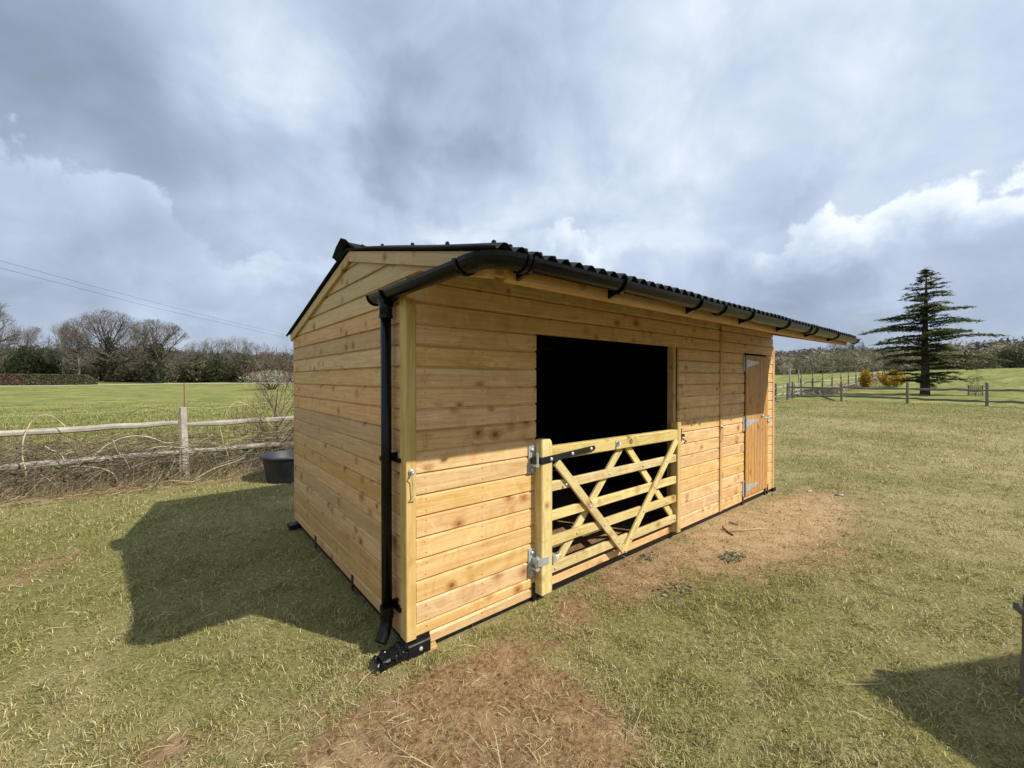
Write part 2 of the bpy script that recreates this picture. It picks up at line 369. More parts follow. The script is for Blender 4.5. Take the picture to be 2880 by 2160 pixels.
# ------------------------------------------------------------------ terrain
FENCE_P = Vector((-0.93, 6.875)); FENCE_S = -0.078
def fence_y(x): return FENCE_P.y + FENCE_S * (x - FENCE_P.x)
def hgt(x, y):
    x = np.asarray(x, float); y = np.asarray(y, float)
    dx = x - CAM.x; dy = y - CAM.y; r = np.hypot(dx, dy)
    az = np.arctan2(dy, dx)                       # 0 = along +x
    rel = (YAW - az + math.pi) % (2 * math.pi) - math.pi   # + to the right of the view axis
    H = np.interp(np.degrees(rel), [-90, -40, -10, 20, 33, 45, 60, 90], [1.6, 1.6, 1.8, 2.2, 2.9, 4.0, 4.6, 4.6])
    z = sstep(50, 160, r) * H
    hill = sstep(150, 420, r) * np.interp(np.degrees(rel), [-90, -50, -20, 10, 35, 60, 90], [11, 12, 13, 13, 12.5, 12, 11])
    z = z + hill * (0.85 + 0.3 * fbm(x / 90, y / 90, 5, 2))
    nearlump = (fbm(x * 1.3, y * 1.3, 21, 4) - 0.5) * 0.055 * (1 - sstep(20, 60, r))
    inside = ((x > -0.15) & (x < 6.15) & (y > -0.12) & (y < 3.1))
    edge = np.clip(np.maximum.reduce([-0.1 - x, x - 6.1, -0.1 - y, y - 3.05]) / 0.8, 0, 1)
    z = z + nearlump * edge + (fbm(x / 9, y / 9, 3, 2) - 0.5) * 0.5 * sstep(45, 90, r)
    return z - 0.004
def hz(x, y): return float(hgt(np.array([x]), np.array([y]))[0])

def gp(u, v): q = at_ground(u, v); return q.x, q.y
def ell(x, y, u, v, rx, ry, ang=0.0):
    cx, cy = gp(u, v); c, s = math.cos(ang), math.sin(ang)
    a = ((x - cx) * c + (y - cy) * s) / rx; b = (-(x - cx) * s + (y - cy) * c) / ry
    return np.exp(-(a * a + b * b))
def dirt(x, y):
    n = fbm(x * 2.1, y * 2.1, 41, 4); n2 = fbm(x * 0.7, y * 0.7, 57, 3)
    d = 1.75 * ell(x, y, 1350, 2030, 0.52, 0.37, -0.6) + 1.2 * ell(x, y, 1220, 2150, 0.46, 0.30, -0.6) + 0.55 * ell(x, y, 1620, 2130, 0.35, 0.35) + 0.8 * ell(x, y, 1420, 1850, 0.22, 0.2)
    d = d + 1.0 * ell(x, y, 2080, 1500, 1.5, 0.50, -0.05) + 0.75 * ell(x, y, 2280, 1430, 1.7, 0.55, -0.1) + 0.6 * ell(x, y, 1800, 1620, 0.8, 0.35, 0) + 0.35 * ell(x, y, 2330, 1560, 1.2, 0.6)
    d = d + 0.6 * ell(x, y, 30, 1600, 0.6, 0.35) + 0.35 * ell(x, y, 500, 2100, 0.5, 0.3)
    nf = fbm(x * 9, y * 9, 43, 3)
    d = d * (-0.28 + 1.45 * n + 1.15 * nf) + 0.6 * sstep(0.56, 0.74, n2 * 0.4 + n * 0.35 + nf * 0.25)
    inside = ((x > 0) & (x < 6) & (y > 0.05) & (y < 2.9))
    d = np.where(inside, 0.75, d)
    return np.clip(d, 0, 1)
def pasture(x, y):
    left = sstep(0.0, 0.6, y - (fence_y(x) + 0.35)) * (1 - sstep(28, 32, x))
    right = sstep(0, 1.2, x - (38.6 + 0 * y))
    return np.clip(left + right, 0, 1)
def dryness(x, y):
    """0 = green, 1 = straw-coloured turf"""
    n = fbm(x * 0.45, y * 0.45, 77, 4); n2 = fbm(x * 1.9, y * 1.9, 78, 3)
    dx = x - CAM.x; dy = y - CAM.y
    right = sstep(-0.5, 6, x)
    lush_left = np.exp(-(((x + 3.2) / 2.2) ** 2 + ((y - 3.2) / 2.4) ** 2))
    d = 0.30 + 0.20 * right + 1.15 * (n - 0.5) + 0.60 * (n2 - 0.5) - 0.28 * lush_left
    near = np.exp(-(np.hypot(dx, dy) / 3.0) ** 2); d = d + 0.12 * near
    d = d - 0.28 * sstep(12, 30, x) * (fbm(x * 0.15, y * 0.4, 79, 2) > 0.0)
    return np.clip(d, 0, 1)

def make_ground():
    radii = [0.0] + list(np.geomspace(0.25, 1500, 250)); na = 420
    ang = np.linspace(0, 2 * math.pi, na, endpoint=False)
    r = np.repeat(radii[1:], na); a = np.tile(ang, len(radii) - 1)
    x = CAM.x + r * np.cos(a); y = CAM.y + r * np.sin(a)
    x = np.concatenate([[CAM.x], x]); y = np.concatenate([[CAM.y], y]); z = hgt(x, y)
    nr = len(radii) - 1
    idx = 1 + np.arange(nr * na).reshape(nr, na); nx = np.roll(idx, -1, axis=1)
    quads = np.stack([idx[:-1], idx[1:], nx[1:], nx[:-1]], -1).reshape(-1, 4)
    tris = np.stack([np.zeros(na, int), idx[0], nx[0]], -1)
    me = bpy.data.meshes.new('ground')
    me.from_pydata(np.stack([x, y, z], -1).tolist(), [], quads.tolist() + tris.tolist()); me.update()
    me.polygons.foreach_set('use_smooth', [True] * len(me.polygons))
    for nm, val in (('dirt', dirt(x, y)), ('pasture', pasture(x, y)), ('dry', dryness(x, y)), ('pale', np.clip(1.1 * ell(x, y, 2120, 1490, 1.6, 0.6, -0.05) + 0.9 * ell(x, y, 2300, 1430, 1.6, 0.6, -0.1), 0, 1)), ('woodfloor', sstep(172, 200, np.hypot(x - CAM.x, y - CAM.y)))):
        at = me.attributes.new(nm, 'FLOAT', 'POINT'); at.data.foreach_set('value', val.astype(np.float32))
    m, t, p = new_mat('ground')
    tc = N(t, 'ShaderNodeTexCoord'); co = tc.outputs['Object']
    def at_(n): q = N(t, 'ShaderNodeAttribute', attribute_name=n); return q.outputs['Fac']
    n_f = noise(t, co, 38, 6, 0.65)[0]; n_m = noise(t, co, 5.5, 6, 0.6)[0]; n_l = noise(t, co, 0.35, 5, 0.55)[0]
    n_s = noise(t, co, 130, 3, 0.6)[0]
    mp = N(t, 'ShaderNodeMapping'); mp.inputs['Scale'].default_value = (0.16, 0.5, 1); mp.inputs['Rotation'].default_value = (0, 0, 0.6); Lk(t, co, mp.inputs[0])
    n_st = noise(t, mp.outputs[0], 1.4, 6, 0.62, 0.6)[0]
    g = mixc(t, maprange(t, n_f, 0.35, 0.65), (0.130, 0.132, 0.042), (0.255, 0.232, 0.085))
    dry = math_(t, 'ADD', at_('dry'), math_(t, 'MULTIPLY', math_(t, 'SUBTRACT', n_m, 0.5), 0.9), True)
    st = mixc(t, maprange(t, n_s, 0.35, 0.65), (0.235, 0.190, 0.092), (0.42, 0.355, 0.18))
    c = mixc(t, maprange(t, dry, 0.1, 0.85), g, st)
    pa = mixc(t, maprange(t, n_st, 0.35, 0.66), (0.130, 0.155, 0.038), (0.30, 0.275, 0.092))
    pa = mixc(t, maprange(t, n_l, 0.4, 0.62), pa, mixc(t, maprange(t, n_st, 0.3, 0.7), (0.110, 0.145, 0.036), (0.225, 0.225, 0.068)))
    n_tu = noise(t, co, 1.1, 7, 0.68, 0.4)[0]
    pa = mixc(t, maprange(t, n_tu, 0.52, 0.68), pa, (0.30, 0.275, 0.10))
    pa = mixc(t, math_(t, 'MULTIPLY', maprange(t, n_tu, 0.46, 0.34), 0.75), pa, (0.085, 0.112, 0.030))
    c = mixc(t, at_('pasture'), c, pa)
    soil = mixc(t, maprange(t, n_f, 0.3, 0.7), (0.135, 0.080, 0.038), (0.33, 0.212, 0.108))
    soil = mixc(t, math_(t, 'MULTIPLY', maprange(t, n_m, 0.45, 0.7), 0.6), soil, (0.43, 0.30, 0.165))
    soil = mixc(t, math_(t, 'MULTIPLY', at_('pale'), maprange(t, n_m, 0.25, 0.6, 0.25, 0.9)), soil, mixc(t, maprange(t, n_f, 0.3, 0.7), (0.36, 0.245, 0.13), (0.56, 0.41, 0.235)))
    dfac = maprange(t, math_(t, 'ADD', at_('dirt'), math_(t, 'MULTIPLY', math_(t, 'SUBTRACT', n_f, 0.5), 0.9)), 0.20, 0.75)
    c = mixc(t, dfac, c, soil)
    c = mixc(t, at_('woodfloor'), c, (0.045, 0.040, 0.028))
    Lk(t, c, p.inputs['Base Color']); p.inputs['Roughness'].default_value = 0.95; p.inputs['Specular IOR Level'].default_value = 0.1
    bump(t, p, math_(t, 'ADD', n_f, math_(t, 'MULTIPLY', n_s, 0.6)), 0.8, 0.02)
    me.materials.append(m)
    o = bpy.data.objects.new('ground', me); COL.objects.link(o); setp(o, None)
    tag(o, 'grazed paddock turf with bare soil patches and green pasture beyond the fences', kind='structure')
make_ground()

# ------------------------------------------------------------------ field shelter
PB = 0.134; ZT = 2.058                 # board pitch, height of the joint at the top of the openings
LX, WY = 6.0, 2.925
RY, RZ, SL = 0.93, 2.742, 0.236        # ridge line and roof slope
def roof_z(y): return RZ - SL * abs(y - RY)

shelter = thing('field_shelter', 'new timber field shelter of honey coloured boards with black corrugated roof', 'shelter', (3.0, 1.4, 0))

_board_cache = {}
def board_mesh(L, h=PB, mat=None, end0=None, end1=None):
    """shiplap board: outer side towards local -Y, runs along X"""
    t = 0.023
    pr = [(-t + 0.002, 0.0), (-t, 0.003), (-t, h * 0.60), (-t - 0.0008, h * 0.5), (-t, h - 0.019), (-0.010, h - 0.006), (-0.0075, h), (0, h), (0, 0)]
    pr = [(-t + 0.0025, 0.0), (-t, 0.003), (-t, h - 0.020), (-0.0095, h - 0.009), (-0.0070, h + 0.004), (0, h + 0.004), (0, 0)]
    n = len(pr); e0 = end0 or (lambda z: 0.0); e1 = end1 or (lambda z: L)
    vs = [(e0(z), y, z) for y, z in pr] + [(e1(z), y, z) for y, z in pr]
    fs = [(k, (k + 1) % n, (k + 1) % n + n, k + n) for k in range(n)] + [tuple(reversed(range(n))), tuple(n + k for k in range(n))]
    mb = MB(); mb.add(vs, fs); return mb
def wall_board(parent, p, L, axis, mat, h=PB, end0=None, end1=None):
    j = random.uniform(-0.0008, 0.0008)
    if axis == 'x': m = Matrix.Translation(Vector((p[0], p[1] + j, p[2])))
    else: m = Matrix.Translation(Vector((p[0] + j, p[1], p[2]))) @ Matrix.Rotation(rad(-90), 4, 'Z')
    o = board_mesh(L, h, mat, end0, end1).build('board', mat, parent, m)
    return o

front = empty('front_wall', (3.0, 0, 0), parent=shelter)
def panel(x0, x1, zlow_last):
    for k in range(15):
        z = ZT - (k + 1) * PB
        if k < 14: wall_board(front, (x0 + random.uniform(0, .003), 0, z), x1 - x0 - random.uniform(0, .004), 'x', M['board'])
        else: wall_board(front, (x0, 0, zlow_last), x1 - x0, 'x', M['board'], h=ZT - 14 * PB - zlow_last)
panel(0.040, 1.053, 0.105); panel(3.172, 4.155, 0.045); panel(4.215, 4.895, 0.045); panel(5.70, 5.915, 0.045)
wall_board(front, (0.135, 0, 0.028), 0.918, 'x', M['board'], h=0.073)          # low strip under the near panel
for k in range(3):
    z = ZT + k * PB
    wall_board(front, (0.040 if k == 0 else -0.018, 0, z), 4.115 if k == 0 else 4.173, 'x', M['board']); wall_board(front, (4.215, 0, z), 1.70, 'x', M['board'])
b = MB()                                                                       # inner framing, and sheets near black to stand in for interior shade
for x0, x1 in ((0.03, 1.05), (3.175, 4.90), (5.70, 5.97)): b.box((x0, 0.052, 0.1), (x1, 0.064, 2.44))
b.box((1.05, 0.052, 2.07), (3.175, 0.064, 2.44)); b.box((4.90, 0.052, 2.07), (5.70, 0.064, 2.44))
b.build('shade_lining', M['shade_lining'], front)
timber('jamb', (3.168, 0.043, 0.10), (3.168, 0.043, 2.06), (0, -1, 0), 0.075, 0.05, M['post'], front)
timber('jamb', (1.052, 0.043, 0.10), (1.052, 0.043, 2.06), (0, -1, 0), 0.075, 0.05, M['post'], front)
timber('header', (1.06, 0.004, 2.10), (3.16, 0.004, 2.10), (0, 0, 1), 0.08, 0.05, M['post'], front)
timber('sill_board', (1.06, -0.018, 0.083), (3.165, -0.018, 0.083), (0, 0, 1), 0.066, 0.05, M['board'], front)
timber('sill_board', (4.90, -0.016, 0.078), (5.70, -0.016, 0.078), (0, 0, 1), 0.056, 0.05, M['board'], front)
# battens and corner posts
timber('corner_post', (0.003, -0.032, 0.098), (0.003, -0.032, 2.190), (-1, 0, 0), 0.068, 0.085, M['post'], front, ch=0.004)
timber('batten', (4.185, -0.036, 0.05), (4.185, -0.036, 2.30), (-1, 0, 0), 0.056, 0.036, M['batten'], front)
timber('corner_trim', (5.955, -0.028, 0.05), (5.955, -0.028, 2.19), (-1, 0, 0), 0.070, 0.030, M['batten'], front)

# side wall (gable end)
side = empty('side_wall', (0, 1.46, 0), parent=shelter)
SY0, SY1 = 0.055, 2.905
for k in range(15):
    z = ZT - (k + 1) * PB
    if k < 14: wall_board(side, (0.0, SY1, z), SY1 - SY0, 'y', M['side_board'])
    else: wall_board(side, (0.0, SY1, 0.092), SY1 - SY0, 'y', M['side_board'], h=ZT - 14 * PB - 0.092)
for k in range(5):                                                             # gable boards cut to the roof slope
    z = ZT + k * PB
    def lim_back(zz, z=z): return SY1 - min(SY1, RY + (RZ - 0.055 - (z + zz)) / SL)
    def lim_front(zz, z=z, k=k): return SY1 - max(-0.02 if k < 2 else -0.62, RY - (RZ - 0.055 - (z + zz)) / SL)
    if RZ - 0.055 - z < 0.02: break
    h = min(PB, RZ - 0.06 - z)
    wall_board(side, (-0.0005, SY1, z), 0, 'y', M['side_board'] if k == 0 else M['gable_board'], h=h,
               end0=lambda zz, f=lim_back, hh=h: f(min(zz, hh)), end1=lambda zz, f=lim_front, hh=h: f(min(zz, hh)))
timber('corner_trim', (-0.024, 2.922, 0.092), (-0.024, 2.922, 2.14), (0, 1, 0), 0.034, 0.03, M['batten'], side)
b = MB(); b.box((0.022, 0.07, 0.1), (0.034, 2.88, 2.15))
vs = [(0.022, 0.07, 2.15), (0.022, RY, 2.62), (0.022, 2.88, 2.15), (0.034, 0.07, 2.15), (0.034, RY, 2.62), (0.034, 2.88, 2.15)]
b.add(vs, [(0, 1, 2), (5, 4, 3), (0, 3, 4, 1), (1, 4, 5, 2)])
b.build('shade_lining', M['shade_lining'], side)  # sheet behind the gable end, interior darkness painted as its colour
# far end and rear: plain boarded panels that the photograph does not show
def rear_panel(name, axis):
    mb = MB()
    for k in range(16):
        z0 = 0.06 + k * PB
        if axis == 'x': mb.box((0.0, WY - 0.02 + 0.005, z0), (LX, WY, z0 + PB - 0.006))
        else: mb.box((LX - 0.018, 0.02, z0), (LX, WY - 0.03, z0 + PB - 0.006))
    if axis == 'x': mb.box((0.02, WY - 0.032, 0.1), (LX - 0.02, WY - 0.018, 2.2))
    else:
        mb.box((LX - 0.034, 0.07, 0.1), (LX - 0.021, WY - 0.04, 2.2))
        mb.add([(LX - 0.02, -0.0, 2.2), (LX - 0.02, RY, 2.66), (LX - 0.02, WY, 2.2), (LX, 0.0, 2.2), (LX, RY, 2.66), (LX, WY, 2.2)], [(0, 1, 2), (5, 4, 3), (0, 3, 4, 1), (1, 4, 5, 2), (0, 2, 5, 3)])
    o = mb.build(name, M['side_board'], shelter); o['kind'] = 'stuff'; return o
rear_panel('rear_wall', 'x'); rear_panel('end_wall', 'y')
b = MB(); b.box((0.05, WY - 0.05, 0.1), (LX - 0.05, WY - 0.036, 2.225)); b.box((4.16, 0.07, 0.1), (4.18, 2.87, 2.3)); b.build('inner_shade_lining', M['shade_lining'], shelter)  # rear and partition sheets, blackened to give the interior its shade

# roof
roof = empty('roof', (3.0, RY, 2.3), parent=shelter)
PITCHC = 0.0945; AMP = 0.019
def roof_sheet(x0, npitch, y0, y1, lift, over=0.0):
    xs = np.linspace(0, (npitch + over) * PITCHC, int((npitch + over) * 12) + 1); mb = MB()
    ys = np.linspace(y0, y1, 9)
    rows = []
    for y in ys:
        wav = AMP * (2 * np.abs(np.cos(math.pi * (xs + x0 - CREST0) / PITCHC)) ** 0.85 - 1)
        rows.append([(x0 + xx, y, roof_z(y) - AMP + ww + lift + 0.002 * math.sin(xx * 9 + y * 5)) for xx, ww in zip(xs, wav)])
    n = len(xs); top = [p for r_ in rows for p in r_]; bot = [(p[0], p[1], p[2] - 0.0035) for p in top]
    fs = []
    m = len(ys)
    for j in range(m - 1):
        for i in range(n - 1):
            a = j * n + i; q = (a, a + 1, a + n + 1, a + n); fs.append(q if y1 > y0 else q[::-1])
            a += m * n; q = (a + n, a + n + 1, a + 1, a); fs.append(q if y1 > y0 else q[::-1])
    o = m * n
    for i in range(n - 1):
        fs.append((i, i + o, i + 1 + o, i + 1)); a = (m - 1) * n + i; fs.append((a, a + 1, a + 1 + o, a + o))
    for j in range(m - 1):
        a = j * n; fs.append((a, a + n, a + n + o, a + o)); a = j * n + n - 1; fs.append((a, a + o, a + n + o, a + n))
    mb.add(top + bot, fs)
    return mb.build('roof_sheet', M['roof'], roof, smooth=True)
CREST0 = -0.016
xs0 = CREST0 - PITCHC * 0.62
np_ = [9, 9, 9, 9, 9, 9, 11]; x = xs0
for i, npi in enumerate(np_):
    ov = 1.4 if i < 6 else 0
    roof_sheet(x, npi, -0.985, RY + 0.01, 0.004 * (i % 2), ov); roof_sheet(x, npi, 3.07, RY - 0.01, 0.004 * (i % 2), ov); x += npi * PITCHC - PITCHC * (0.5 if i < 6 else 0) * 0
XR = x
# ridge cap with flared wings that follow the corrugations
def ridge_cap():
    mb = MB(); xs = np.linspace(xs0 - 0.035, XR + 0.02, 66 * 6 + 1)
    prof = [-0.22, -0.12, -0.035, 0.0, 0.035, 0.12, 0.22]
    n = len(prof); o = 0; vs = []
    for xx in xs:
        for d in prof:
            wv = AMP * math.cos(2 * math.pi * (xx - CREST0) / PITCHC) * min(1, abs(d) / 0.12)
            z = RZ - SL * abs(d) + 0.012 + wv - AMP * min(1, abs(d) / .12)
            if abs(d) < 0.05: z = RZ + 0.026 - 0.35 * abs(d)
            endl = max(0, 1 - (xx - xs[0]) / 0.05)
            z += 0.022 * endl * (1 if abs(d) < 0.2 else -0.6)
            vs.append((xx, RY + d, z))
    m = len(xs); k = m * n
    bot = [(p[0], p[1], p[2] - 0.004) for p in vs]
    fs = []
    for i in range(m - 1):
        for j in range(n - 1):
            a = i * n + j; fs.append((a, a + n, a + n + 1, a + 1)); a += k; fs.append((a, a + 1, a + n + 1, a + n))
    for i in range(m - 1):
        a = i * n; fs.append((a, a + k, a + n + k, a + n)); a += n - 1; fs.append((a, a + n, a + n + k, a + k))
    for j in range(n - 1):
        fs.append((j, j + 1, j + 1 + k, j + k)); a = (m - 1) * n + j; fs.append((a, a + k, a + k + 1, a + 1))
    mb.add(vs + bot, fs); return mb.build('ridge_cap', M['roof'], roof, smooth=True)
ridge_cap()
b = MB()
for i in range(0, 64):
    xc = CREST0 + i * PITCHC
    for y in ([-0.9, -0.5, -0.1, 0.35, 0.72] if i % 2 == 0 else [-0.9, 0.72]):
        b.tube([(xc, y, roof_z(y) + 0.0), (xc, y, roof_z(y) + 0.009), (xc, y, roof_z(y) + 0.014)], [0.012, 0.011, 0.005], 7)
o = b.build('fixing_caps', M['roof'], roof); o['kind'] = 'stuff'
# barge boards, rafters, fascia
dsl = Vector((0, -1, -SL)).normalized(); dsb = Vector((0, 1, -SL)).normalized()
UPV = (0, 0, 1)
zb = RZ - 0.082
timber('barge_board', (-0.048, RY, zb), (-0.048, -0.885, zb - SL * (RY + 0.885)), UPV, 0.080, 0.026, M['gable_board'], roof, cut0=-SL)
timber('barge_board', (-0.048, 2.965, zb - SL * (2.965 - RY)), (-0.048, RY + 0.001, zb), UPV, 0.080, 0.026, M['gable_board'], roof, cut1=SL)
for xr in (0.02, 4.175, 5.935):
    y1 = 0.05
    timber('rafter', (xr, -0.868, 2.205), (xr, y1, roof_z(y1) - 0.105), UPV, 0.085, 0.045, M['batten'], roof)
timber('rafter', (5.935, RY, roof_z(RY) - 0.1), (5.935, 3.0, roof_z(3.0) - 0.1), UPV, 0.09, 0.045, M['batten'], roof)
timber('fascia', (0.062, -0.905, 2.203), (4.62, -0.905, 2.203), UPV, 0.104, 0.034, M['side_board'], roof)
timber('fascia', (4.622, -0.901, 2.207), (5.985, -0.901, 2.207), UPV, 0.096, 0.030, M['side_board'], roof)
# purlins under the sheets, seen from below the canopy
for yy in (-0.45,):
    timber('purlin', (0.06, yy, roof_z(yy) - 0.075), (5.93, yy, roof_z(yy) - 0.075), UPV, 0.06, 0.04, M['batten'], roof)

# gutter and downpipe
gut = empty('gutter', (3.0, -0.96, 2.2), parent=shelter)
def gutter_run(name, path, rad_=0.054, th=0.004, mat='black_plastic', smooth=True):
    """open half-round trough swept along a level path"""
    mb = MB(); pts = [Vector(p) for p in path]; m = len(pts); na = 10
    for i, p in enumerate(pts):
        t = (pts[min(i + 1, m - 1)] - pts[max(i - 1, 0)]); t.z = 0; t.normalize(); sd = Vector((t.y, -t.x, 0))
        sc = 1.0
        if 0 < i < m - 1:
            ta = (pts[i] - pts[i - 1]).normalized(); tb = (pts[i + 1] - pts[i]).normalized(); sc = 1 / max(0.5, math.cos(ta.angle(tb) / 2))
        for rr in (rad_, rad_ - th):
            for k in range(na + 1):
                an = math.pi * k / na
                mb.v.append(tuple(p + sd * (math.cos(an) * rr * sc) - Vector((0, 0, 1)) * (math.sin(an) * rr * 1.02)))
    q = 2 * (na + 1)
    for i in range(m - 1):
        for k in range(na):
            a = i * q + k; mb.f.append((a, a + 1, a + q + 1, a + q)); a += na + 1; mb.f.append((a + q, a + q + 1, a + 1, a))
        for k in (0, na):
            a = i * q + k; mb.f.append((a, a + q, a + q + na + 1, a + na + 1))
    for i in (0, m - 1):
        for k in range(na):
            a = i * q + k; mb.f.append((a, a + na + 1, a + na + 2, a + 1))
    return mb.build(name, M[mat], gut, smooth=False)
GY, GZ, GX = -0.968, 2.246, -0.085
elbow = [(GX, -0.80, GZ)] + [(GX + 0.11 - 0.11 * math.cos(a), -0.858 - 0.11 * math.sin(a), GZ) for a in np.linspace(0, math.pi / 2, 6)] + [(0.10, GY, GZ)]
gutter_run('trough', [(GX, 0.30, GZ + 0.002), (GX, -0.80, GZ)])
gutter_run('angle', elbow, 0.061)
seg = [0.10, 2.03, 4.02, 6.03]
for i in range(3): gutter_run('trough', [(seg[i], GY, GZ - 0.001 * i), (seg[i + 1], GY, GZ - 0.001 * (i + 1))])
def end_cap(p, t):
    mb = MB(); p = Vector(p); t = Vector(t).normalized(); sd = Vector((t.y, -t.x, 0)); vs = []
    for off in (0, 0.008):
        vs += [p + t * off + sd * (math.cos(math.pi * k / 12) * 0.062) - Vector((0, 0, math.sin(math.pi * k / 12) * 0.064)) for k in range(13)]
    mb.add(vs, [tuple(range(13)), tuple(reversed(range(13, 26)))] + [(k, k + 1, k + 14, k + 13) for k in range(12)] + [(12, 0, 13, 25)])
    mb.build('end_cap', M['black_plastic'], gut)
end_cap((GX, 0.30, GZ + 0.002), (0, 1, 0)); end_cap((6.03, GY, GZ - 0.003), (1, 0, 0))
def gbracket(p, t, wedge=True):
    mb = MB(); p = Vector(p); t = Vector(t).normalized(); sd = Vector((t.y, -t.x, 0)); n = 12; vs = []
    for off in (-0.011, 0.011):
        for rr in (0.0575, 0.068):
            vs += [p + t * off + sd * (math.cos(math.pi * k / n) * rr) - Vector((0, 0, math.sin(math.pi * k / n) * rr * 1.03)) for k in range(n + 1)]
    q = n + 1; fs = []
    for k in range(n):
        fs += [(k + q, k + 1 + q, k + 1 + 3 * q, k + 3 * q), (k, k + 2 * q, k + 1 + 2 * q, k + 1), (k, k + 1, k + 1 + q, k + q), (k + 2 * q, k + 3 * q, k + 1 + 3 * q, k + 1 + 2 * q)]
    for k in (0, n): fs.append((k, k + q, k + 3 * q, k + 2 * q))
    mb.add(vs, fs)
    if wedge:   # arm back to the fascia
        a = p - sd * 0.062
        c0 = a + Vector((0, 0, 0.0)); w_ = t * 0.010
        tri = [c0, c0 - Vector((0, 0, 0.085)), p - Vector((0, 0, 0.066)) + sd * 0.005]
        mb.add([q_ - w_ for q_ in tri] + [q_ + w_ for q_ in tri], [(0, 1, 2), (5, 4, 3), (0, 3, 4, 1), (1, 4, 5, 2), (2, 5, 3, 0)])
    mb.build('bracket', M['black_plastic'], gut)
for u in (1502.6, 1760.7, 1975.6, 2120, 2222, 2299.4, 2360):
    xx = at_y(u, 900, -1.02).x; gbracket((xx, GY, GZ), (1, 0, 0))
for p_, t_ in (((GX, -0.775, GZ), (0, -1, 0)), ((0.085, GY, GZ), (1, 0, 0)), ((GX, 0.085, GZ), (0, -1, 0)), ((2.03, GY, GZ), (1, 0, 0)), ((4.02, GY, GZ), (1, 0, 0))): gbracket(p_, t_, False)
dp = empty('downpipe', (GX, 0.15, 0), parent=shelter)
DX, DY = -0.078, 0.148
b = MB(); b.tube([(DX, DY, 0.24), (DX, DY, 2.12)], 0.033, 18); b.build('pipe', M['black_plastic'], dp, smooth=True)
b = MB(); b.tube([(DX, DY, 2.09), (DX, DY, 2.15), (DX, DY, 2.20)], [0.040, 0.040, 0.052], 18); b.build('outlet', M['black_plastic'], dp, smooth=True)
b = MB(); b.tube([(DX, DY, 0.262), (DX, DY, 0.235), (DX, DY, 0.19), (DX - 0.008, DY - 0.008, 0.15), (DX - 0.035, DY - 0.03, 0.105), (DX - 0.06, DY - 0.045, 0.075)], [0.040, 0.041, 0.038, 0.038, 0.038, 0.039], 18, cap=False)
b.build('shoe', M['black_plastic'], dp, smooth=True)
for z in (0.205, 0.258, 1.208, 2.10):
    b = MB(); b.tube([(DX, DY, z - 0.012), (DX, DY, z + 0.012)], 0.0435, 18); b.build('collar', M['black_plastic'], dp, smooth=False)
for z in (0.27, 1.20):
    b = MB(); b.box((DX + 0.03, DY - 0.115, z - 0.012), (DX + 0.055, DY + 0.02, z + 0.012)); b.box((DX + 0.02, DY - 0.05, z + 0.012), (DX + 0.055, DY - 0.03, z + 0.045)); b.build('pipe_clip', M['black_plastic'], dp)

# skids
sk = empty('skid_frame', (3, 1.4, 0), parent=shelter)
def skid(name, a, bb): b = MB(); b.box(a, bb); return b.build(name, M['black_paint'], sk)
skid('skid', (-0.01, -0.014, 0.0), (LX + 0.02, 0.10, 0.048)); skid('skid', (-0.10, 2.80, 0.01), (LX + 0.02, 2.925, 0.055)); 
skid('cross_member', (0.012, 0.10, 0.02), (0.09, 2.78, 0.088)); skid('cross_member', (LX - 0.08, 0.10, 0.02), (LX - 0.01, 2.78, 0.09))
timber('skid_end', (-0.03, -0.062, 0.044), (0.118, -0.062, 0.044), UPV, 0.082, 0.047, M['black_paint'], sk, ch=0.006)
b = MB(); b.tube([(0.050, -0.062, 0.046), (0.050, -0.068, 0.046), (0.050, -0.072, 0.046)], [0.014, 0.013, 0.007], 12); b.build('bolt', M['galv'], sk, smooth=True)
def crumple():
    bm = bmesh.new(); bmesh.ops.create_grid(bm, x_segments=22, y_segments=12, size=1)
    for v in bm.verts:
        x_, y_ = v.co.x, v.co.y
        v.co = Vector((-0.12 + 0.095 * x_, -0.012 + 0.062 * y_, 0.062 + 0.016 * x_ + 0.016 * (math.sin(x_ * 9 + y_ * 6) * math.sin(y_ * 8 - x_ * 4)) + random.uniform(-0.006, 0.006) - 0.05 * max(0, abs(y_) - 0.8) - 0.03 * max(0, -x_ - 0.7)))
    me = bpy.data.meshes.new('wrapped_end'); bm.to_mesh(me); bm.free(); me.materials.append(M['black_plastic'])
    o = bpy.data.objects.new('wrapped_end', me); COL.objects.link(o); setp(o, sk)
crumple()
timber('wrapped_end', (-0.185, -0.064, 0.032), (-0.032, -0.060, 0.040), UPV, 0.055, 0.085, M['black_paint'], sk, ch=0.01)
timber('wedge', (0.10, -0.052, 0.004), (0.16, -0.070, 0.012), UPV, 0.022, 0.07, M['board'], sk)
for y, z0 in ((2.02, 0.09), (0.95, 0.09)):
    b = MB(); b.box((-0.030, y - 0.018, 0.03), (-0.0215, y + 0.018, 0.155)); b.build('anchor_plate', M['black_steel'], sk)
for xx in (1.03, 4.86, 5.64, 5.735):
    b = MB(); b.box((xx - 0.02, -0.030, 0.0), (xx + 0.02, -0.0215, 0.135)); b.build('anchor_plate', M['black_steel'], sk)
b = MB(); b.box((0.040, -0.0225, 0.03), (0.132, -0.002, 0.103)); b.build('anchor_plate', M['black_paint'], sk)
b = MB(); b.box((5.93, -0.04, 0.0), (6.04, 0.05, 0.05)); b.build('skid_foot', M['black_paint'], sk)

